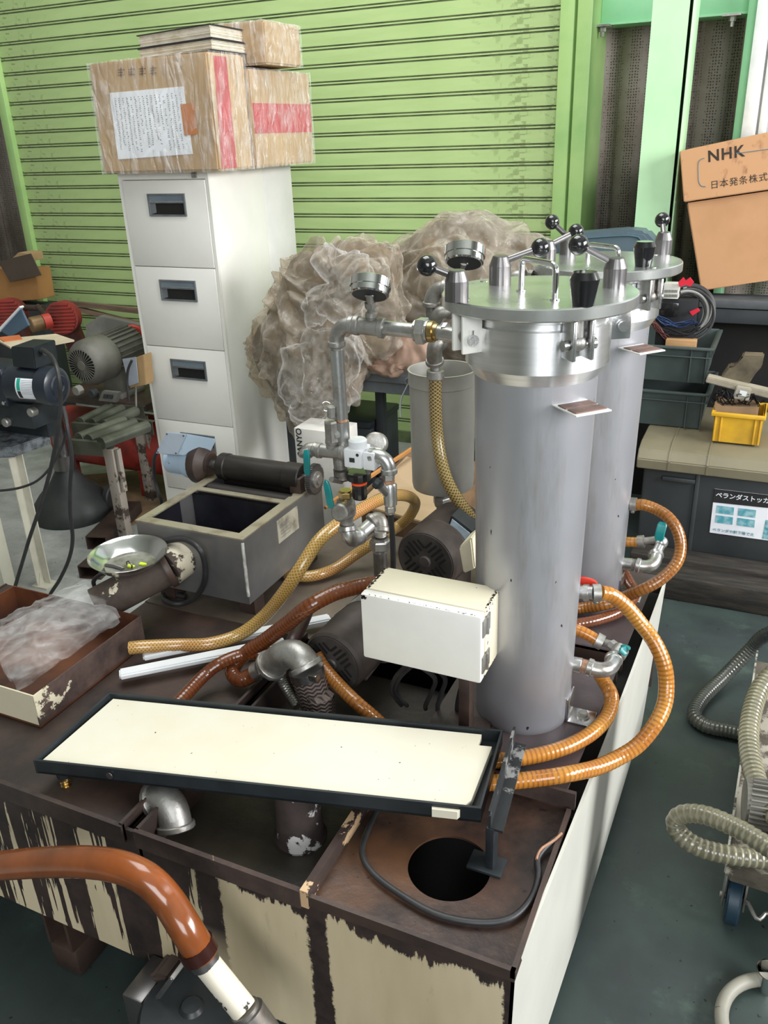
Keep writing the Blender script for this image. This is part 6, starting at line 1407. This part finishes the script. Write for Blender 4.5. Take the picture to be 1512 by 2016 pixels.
MB().cyl(GMo-axm*.004, GMo-axm*.0055, rm_*.67, n=36).build('guard_opening', blackvoid, GR)
for k in range(30):
    a_ = 2*PI*k/30; d = sd*math.cos(a_)+uu*math.sin(a_); t_ = axm.cross(d)*.0016; c_ = GMo-axm*.006
    MB().prism([c_+d*rm_*.17-t_*.6, c_+d*rm_*.68-t_, c_+d*rm_*.68+t_, c_+d*rm_*.17+t_*.6], -axm*.003).build('guard_rib', motg, GR)
MB().cyl(GMo-axm*.006, GMo-axm*.011, rm_*.20, n=26).cyl(GMo-axm*.011, GMo-axm*.0115, rm_*.03, n=12).build('guard_hub', motg, GR)
fz = bp0.z; fp = GMo+axm*.2
MB().box(fp.x-.06, fp.x+.08, fp.y-rm_, fp.y+rm_*.6, fz, fz+.02, .003).box(fp.x-.04, fp.x+.06, fp.y-rm_*.6, fp.y+rm_*.4, fz+.02, fp.z-rm_*.6).build('foot', motg, GR)
c = aY(262, 664, 2.95); o = MB().torus(c, (.5, -.8, .1), rad(c, 20), .012, n=30, a0=0, a1=PI).build('belt_guard', mat('bright red guard', rgb('c03a28'), .5), None); tag(o, 'curved bright red belt guard peeping out beside the filing cabinet', 'guard')
o = thing('switch_box', 'small open cardboard sided switch box beside the filing cabinet', 'box', aY(265, 765, 2.5))
MB().prism([aY(x, y, 2.48) for x, y in ((255, 764), (287, 758), (282, 699), (268, 703))], (0, .05, 0), .002).build('side', mat('tan board', rgb('a88a60'), .75), o)
MB().prism([aY(x, y, 2.47) for x, y in ((241, 707), (267, 703), (272, 754), (254, 760))], (0, .004, 0)).build('front', mat('pale blue grey front', rgb('9aa0aa'), .5), o)
MB().tube([aY(254, 790, 2.46), aY(250, 755, 2.46), aY(252, 728, 2.46), aY(260, 708, 2.46)], .005, 8).build('cable', rubber, o)
MB().cyl(aY(268, 800, 2.48), aY(267, 760, 2.48), .004).build('stem', castm, o)
o = thing('switch_plate', 'grey double push button plate on the compressor base', 'switch', aY(214, 795, 2.47))
MB().prism([aY(x, y, 2.46) for x, y in ((193, 789), (228, 793), (233, 773), (201, 770))], (0, .02, 0), .002).build('plate', mat('worn aluminium plate', rgb('7b7a74'), .5, .3), o)
for k in (0, 1): MB().prism([aY(x+k*10, y+k, 2.455) for x, y in ((202, 784), (210, 785), (212, 777), (204, 776))], (0, .006, 0), .001).build('button', dgrey, o)
for px, r_, lab in (((152, 769), 10, 'pale octagonal knob in front of the grey motor'), ((182, 775), 9, 'dark round knob left of the push button plate')):
    c = aY(*px, 2.46); o = MB().cyl(c-V((0, .01, 0)), c+V((0, .02, 0)), rad(c, r_), n=8 if r_ == 10 else 20, ch=.003).build('round_knob', mat('worn pale knob', rgb('8d8c85'), .5) if r_ == 10 else dgrey, None); tag(o, lab, 'knob')
# cards, blue panel on top of things
BP = thing('blue_board', 'slate blue board with white edge leaning at the far left', 'board', aY(20, 660, 2.45))
MB().prism([aY(x, y, 2.45) for x, y in ((0, 651), (40, 607), (56, 641), (20, 664))], (0, .01, 0), .001).build('face', mat('slate blue panel', rgb('4f6577'), .5, 0, col2=rgb('42566a'), ns=6), BP)
MB().prism([aY(x, y, 2.44) for x, y in ((-4, 655), (40, 606), (38, 603), (-6, 650))], (0, .02, 0)).build('white_edge', white, BP)
zc = aY(70, 668, 2.2).z
st = thing('cardboard_sheets', 'flat cream and orange card sheets lying above the black motor', 'cardboard', aY(70, 672, 2.3))
MB().prism([aZ(x, y, zc) for x, y in ((-8, 668), (110, 657), (146, 669), (110, 676), (20, 683))], (0, 0, -.006)).build('cream_sheet', mat('cream card', rgb('cfc3a8'), .7, col2=rgb('b3a68c'), ns=5), st)
MB().prism([aZ(x, y, zc+.003) for x, y in ((-4, 664), (38, 659), (44, 667), (8, 672))], (0, 0, -.003)).build('orange_sheet', mat('orange card', rgb('c06a3c'), .7), st)
# black geared motor on a cream legged stand
YG = 1.86; ce = aY(117, 761, YG); ax_ = V((1, .10, .0)).normalized(); rg_ = rad(ce, 39)
navyb = mat('blue black motor paint', rgb('1d232c'), .35, 0, col2=rgb('282f38'), ns=6, coat=.2)
BM = thing('black_motor', 'blue black motor with green and white label on the cream legged stand', 'motor', V((ce.x-.1, YG, aY(40, 805, YG).z)))
MB().lathe(ce, [(rg_*.55, 0), (rg_*.80, -.002), (rg_*.97, -.008), (rg_, -.02), (rg_, -.05), (rg_*.93, -.055), (rg_*.93, -.17)], ax_, 44).build('motor_can', navyb, BM, sm=25)
MB().lathe(ce, [(rg_*.62, .0), (rg_*.55, .004), (rg_*.3, .004), (rg_*.25, .001)], ax_, 36).build('end_cap', navyb, BM, sm=25)
cb0 = ce-ax_*.17
MB().box(cb0.x-.18, cb0.x+.002, YG-rg_, YG+rg_, ce.z-rg_*1.02, ce.z+rg_*.92, .004).build('gear_box', navyb, BM)
for sx, sz_ in ((-.012, .8), (-.012, -.85)): MB().cyl((cb0.x+sx, YG-rg_-.004, ce.z+rg_*sz_), (cb0.x+sx, YG-rg_+.002, ce.z+rg_*sz_), .006, n=12).build('screw', polish, BM)
tq = [aY(x, y, YG-.035) for x, y in ((25, 722), (70, 727), (64, 685), (20, 683))]
MB().prism(tq, (.0, .095, .004), .003).build('terminal_box', blackm, BM)
gl = aY(90, 694, YG-.01); MB().cyl(aY(80, 690, YG+.0), gl, .010, n=14).build('cable_gland', rubber, BM)
# label bent round the can
mb = MB(); mg = MB(); mk = MB(); n_ = 8
la0, la1 = aY(34, 765, YG-rg_).x, aY(66, 765, YG-rg_).x
def can_pt(x, a, e=.001): 
    base_ = ce+ax_*((x-ce.x)/ax_.x); return base_+V((0, -math.cos(a), math.sin(a)))*(rg_*.93+e)
def strip(m_b, xa, xb, a0, a1, e):
    for k in range(n_):
        t0a, t1a = a0+(a1-a0)*k/n_, a0+(a1-a0)*(k+1)/n_
        m_b.prism([can_pt(xa, t0a, e), can_pt(xb, t0a, e), can_pt(xb, t1a, e), can_pt(xa, t1a, e)], V((0, -.0003, 0)))
strip(mb, la0, la1, -.55, .62, .0008); strip(mg, la0+.006, la0+.018, -.05, .60, .0014); strip(mk, la0+.006, la0+.018, -.5, -.08, .0014)
lb = mb.build('label', paper, BM); mg.build('green_field', mat('green print', rgb('1fa58c'), .5), lb); mk.build('black_field', ink, lb)
mb = MB()
for k in range(9): strip(mb, la0+.021, la1-.003-.002*(k % 3), .5-k*.09, .515-k*.09, .0014)
mb.build('small_print', inkg, lb, kind='stuff')
stl = thing('machine_stand', 'black slab on a cream angle leg carrying the blue black motor', 'stand', aZ(88, 1158, 0))
zs = aY(60, 885, 1.84).z
tpp = [aZ(x, y, zs) for x, y in ((-60, 846), (63, 838), (98, 855), (22, 881), (-60, 884))]
MB().prism([p-V((0, 0, .035)) for p in tpp], (0, 0, .035), .003).build('slab', mat('speckled grey top', rgb('6f7478'), .5, 0, col2=rgb('34383b'), ns=40), stl)
lt, lbm = aY(40, 900, 1.84), aZ(88, 1158, 0)
lt = V((lbm.x, lbm.y, zs-.035))
crs = mat('cream leg paint', rgb('ccc8b8'), .5, 0, col2=rgb('b5b09e'), ns=6)
MB().box(lbm.x-.03, lbm.x-.026, lbm.y-.004, lbm.y+.03, 0, zs-.035).box(lbm.x-.03, lbm.x+.004, lbm.y+.026, lbm.y+.03, 0, zs-.035).build('leg', crs, stl)
MB().box(lbm.x-.05, lbm.x+.02, lbm.y-.01, lbm.y+.05, 0, .006).prism([(lbm.x-.026, lbm.y, .006), (lbm.x-.026, lbm.y+.026, .006), (lbm.x-.026, lbm.y+.013, .05)], (.004, 0, 0)).build('foot_plate', crs, stl)
MB().box(tpp[0].x, aY(80, 830, YG).x, YG-.03, YG+.10, aY(40, 842, YG-.03).z, ce.z-rg_*.98, .004).build('bracket', blackm, BM)
MB().box(tpp[0].x+.05, aY(60, 830, YG).x-.03, YG+.09, YG+.14, zs, ce.z-rg_*.98, .004).build('upright', blackm, stl)
for px in ((11, 832), (61, 812)):
    c = aY(*px, YG-.04); MB().cyl(c-V((0, .006, 0)), c+V((0, .02, 0)), rad(c, 9), n=20, ch=.003).build('bolt_head', castm, stl)
ck = aZ(14, 1173, 0); o = MB().box(ck.x-.5, ck.x, ck.y, ck.y+.05, 0, aY(5, 975, ck.y).z, .004).build('cream_cabinet', chip('cream machine cabinet', rgb('cfccba'), rgb('5b4f42'), ns=20, th=.28), None); tag(o, 'cream metal cabinet corner cut off by the left edge', 'cabinet')
for lab, pts in (('black cable hanging from the terminal box of the blue black motor', [aY(86, 690, 1.82), aY(104, 705, 1.78), aY(115, 740, 1.74), aY(119, 800, 1.74), aY(112, 860, 1.74), aY(98, 930, 1.74), aY(78, 1000, 1.74), aY(58, 1060, 1.74), aY(40, 1120, 1.74), aZ(22, 1175, .05), aZ(0, 1200, .02)]),
                 ('black cable hanging furthest right below the blue black motor', [aY(124, 800, 1.80), aY(134, 850, 1.78), aY(141, 900, 1.78), aY(138, 960, 1.78), aY(138, 1010, 1.78), aY(143, 1060, 1.78), aY(136, 1100, 1.78), aY(118, 1140, 1.78), aZ(98, 1172, .05), aZ(90, 1200, .02)])):
    h = MB().tube(pts, .0062, 10).build('rubber_cable', rubber); tag(h, lab, 'cable')
h = MB().tube([aY(-40, 966, 1.72), aY(0, 966, 1.72), aY(40, 960, 1.72), aY(75, 945, 1.73), aY(105, 912, 1.76), aY(125, 870, 1.79), aY(132, 835, 1.80), aY(128, 805, 1.82)], .004, 10).build('rubber_cable', rubber); tag(h, 'thin black cable swinging left in front of the cream leg', 'cable')
# roller conveyors
def conveyor(z, rails, rollers, lab, r_=.016, post=None):
    o = thing('roller_conveyor', lab, 'conveyor', (aZ(*rails[0][0], z)+aZ(*rails[1][1], z))/2, 'short roller conveyors')
    gm = mat('dusty green grey steel', rgb('4e5044'), .55, .3, col2=rgb('35372c'), ns=9)
    for a_, b_ in rails:
        a, b = aZ(*a_, z), aZ(*b_, z); d = (b-a).normalized(); s_ = V((-d.y, d.x, 0))
        MB().prism([a, b, b-V((0, 0, .05)), a-V((0, 0, .05))], s_*.003).prism([a, b, b+s_*.02, a+s_*.02], (0, 0, .003)).build('rail', gm, o)
    for a_, b_ in rollers:
        a, b = aZ(*a_, z), aZ(*b_, z); MB().cyl(a, b, r_, n=22, ch=.001).build('roller', mat('dusty zinc roller', rgb('6b6e62'), .4, .6, col2=rgb('43463c'), ns=5), o)
    if post:
        f_ = aZ(*post, 0); rt_ = chip('pale rusty post', rgb('a59b90'), rgb('4a3d35'), ns=14, th=.42, soft=.05)
        MB().box(f_.x-.022, f_.x+.022, f_.y-.018, f_.y+.018, 0, z-.08, .002).build('post', rt_, o)
        MB().cyl((f_.x, f_.y, z-.09), (f_.x, f_.y, z-.03), .014).build('post_tube', gm, o)
        MB().box(f_.x+.03, f_.x+.04, f_.y-.01, f_.y+.01, z-.25, z-.08).build('stay', rt_, o)
    return o
conveyor(.47, [((136, 868), (199, 873)), ((241, 824), (299, 832))], [((155, 864), (244, 829)), ((175, 867), (266, 834)), ((199, 873), (290, 839))], 'nearer roller conveyor on a pale rusty post beside the filing cabinet', .0225, (250, 1066))
conveyor(.47, [((139, 834), (203, 839)), ((205, 800), (282, 802))], [((158, 832), (217, 802)), ((181, 834), (240, 805)), ((205, 837), (268, 809))], 'farther roller conveyor, partly hidden by the nearer one', .020, (300, 985))
# bell shaped black pedestal
f_ = aZ(147, 1012, 0); zn = aY(118, 912, f_.y).z
o = thing('pedestal', 'black cast bell shaped pedestal on the floor at the left', 'pedestal', f_)
MB().lathe((f_.x, f_.y, 0), [(.162, 0), (.164, .02), (.155, .06), (.125, .10), (.075, .15), (.044, .20), (.037, .22), (.036, max(.24, zn))], n=44).build('bell', mat('black cast iron', rgb('2c2f30'), .5, .2, col2=rgb('3d3f3d'), ns=6, bump=.3), o, sm=50)
MB().cyl((f_.x, f_.y, max(.26, zn)-.05), (f_.x, f_.y, max(.26, zn)+.01), .046, n=30).cyl((f_.x, f_.y, max(.26, zn)+.01), (f_.x, f_.y, .62), .028, n=24).build('column', gunm, o)
def tubebox(px_a, px_b, w_, h_, lab):
    a, b = aZ(*px_a, 0), aZ(*px_b, 0); d = (b-a).normalized(); s_ = V((-d.y, d.x, 0))*w_/2; t_ = .004; U = V((0, 0, 1)); L = b-a
    mb = MB()
    mb.prism([a-s_, a+s_, a+s_+U*t_, a-s_+U*t_], L).prism([a-s_+U*(h_-t_), a+s_+U*(h_-t_), a+s_+U*h_, a-s_+U*h_], L)
    mb.prism([a-s_+U*t_, a-s_*.88+U*t_, a-s_*.88+U*(h_-t_), a-s_+U*(h_-t_)], L).prism([a+s_*.88+U*t_, a+s_+U*t_, a+s_+U*(h_-t_), a+s_*.88+U*(h_-t_)], L)
    o = mb.build('square_tube', rust, None); tag(o, lab, 'tube', 'rusty square tubes')
tubebox((193, 1082), (262, 1010), .085, .055, 'rusty square steel tube pointing at the camera behind the bowl')
tubebox((178, 1140), (230, 1092), .085, .05, 'rusty square steel tube nearest the steel bowl, mostly hidden by it')
o = MB().prism([aZ(x, y, .012) for x, y in ((140, 935), (320, 920), (330, 1000), (235, 1040), (150, 975))], (0, 0, .006)).build('plywood_sheet', mat('grubby plywood', rgb('7d6549'), .75, 0, col2=rgb('4b3d2e'), ns=4), None); tag(o, 'grubby plywood sheet flat on the floor under the conveyors', 'sheet')
o.location.z = -.011
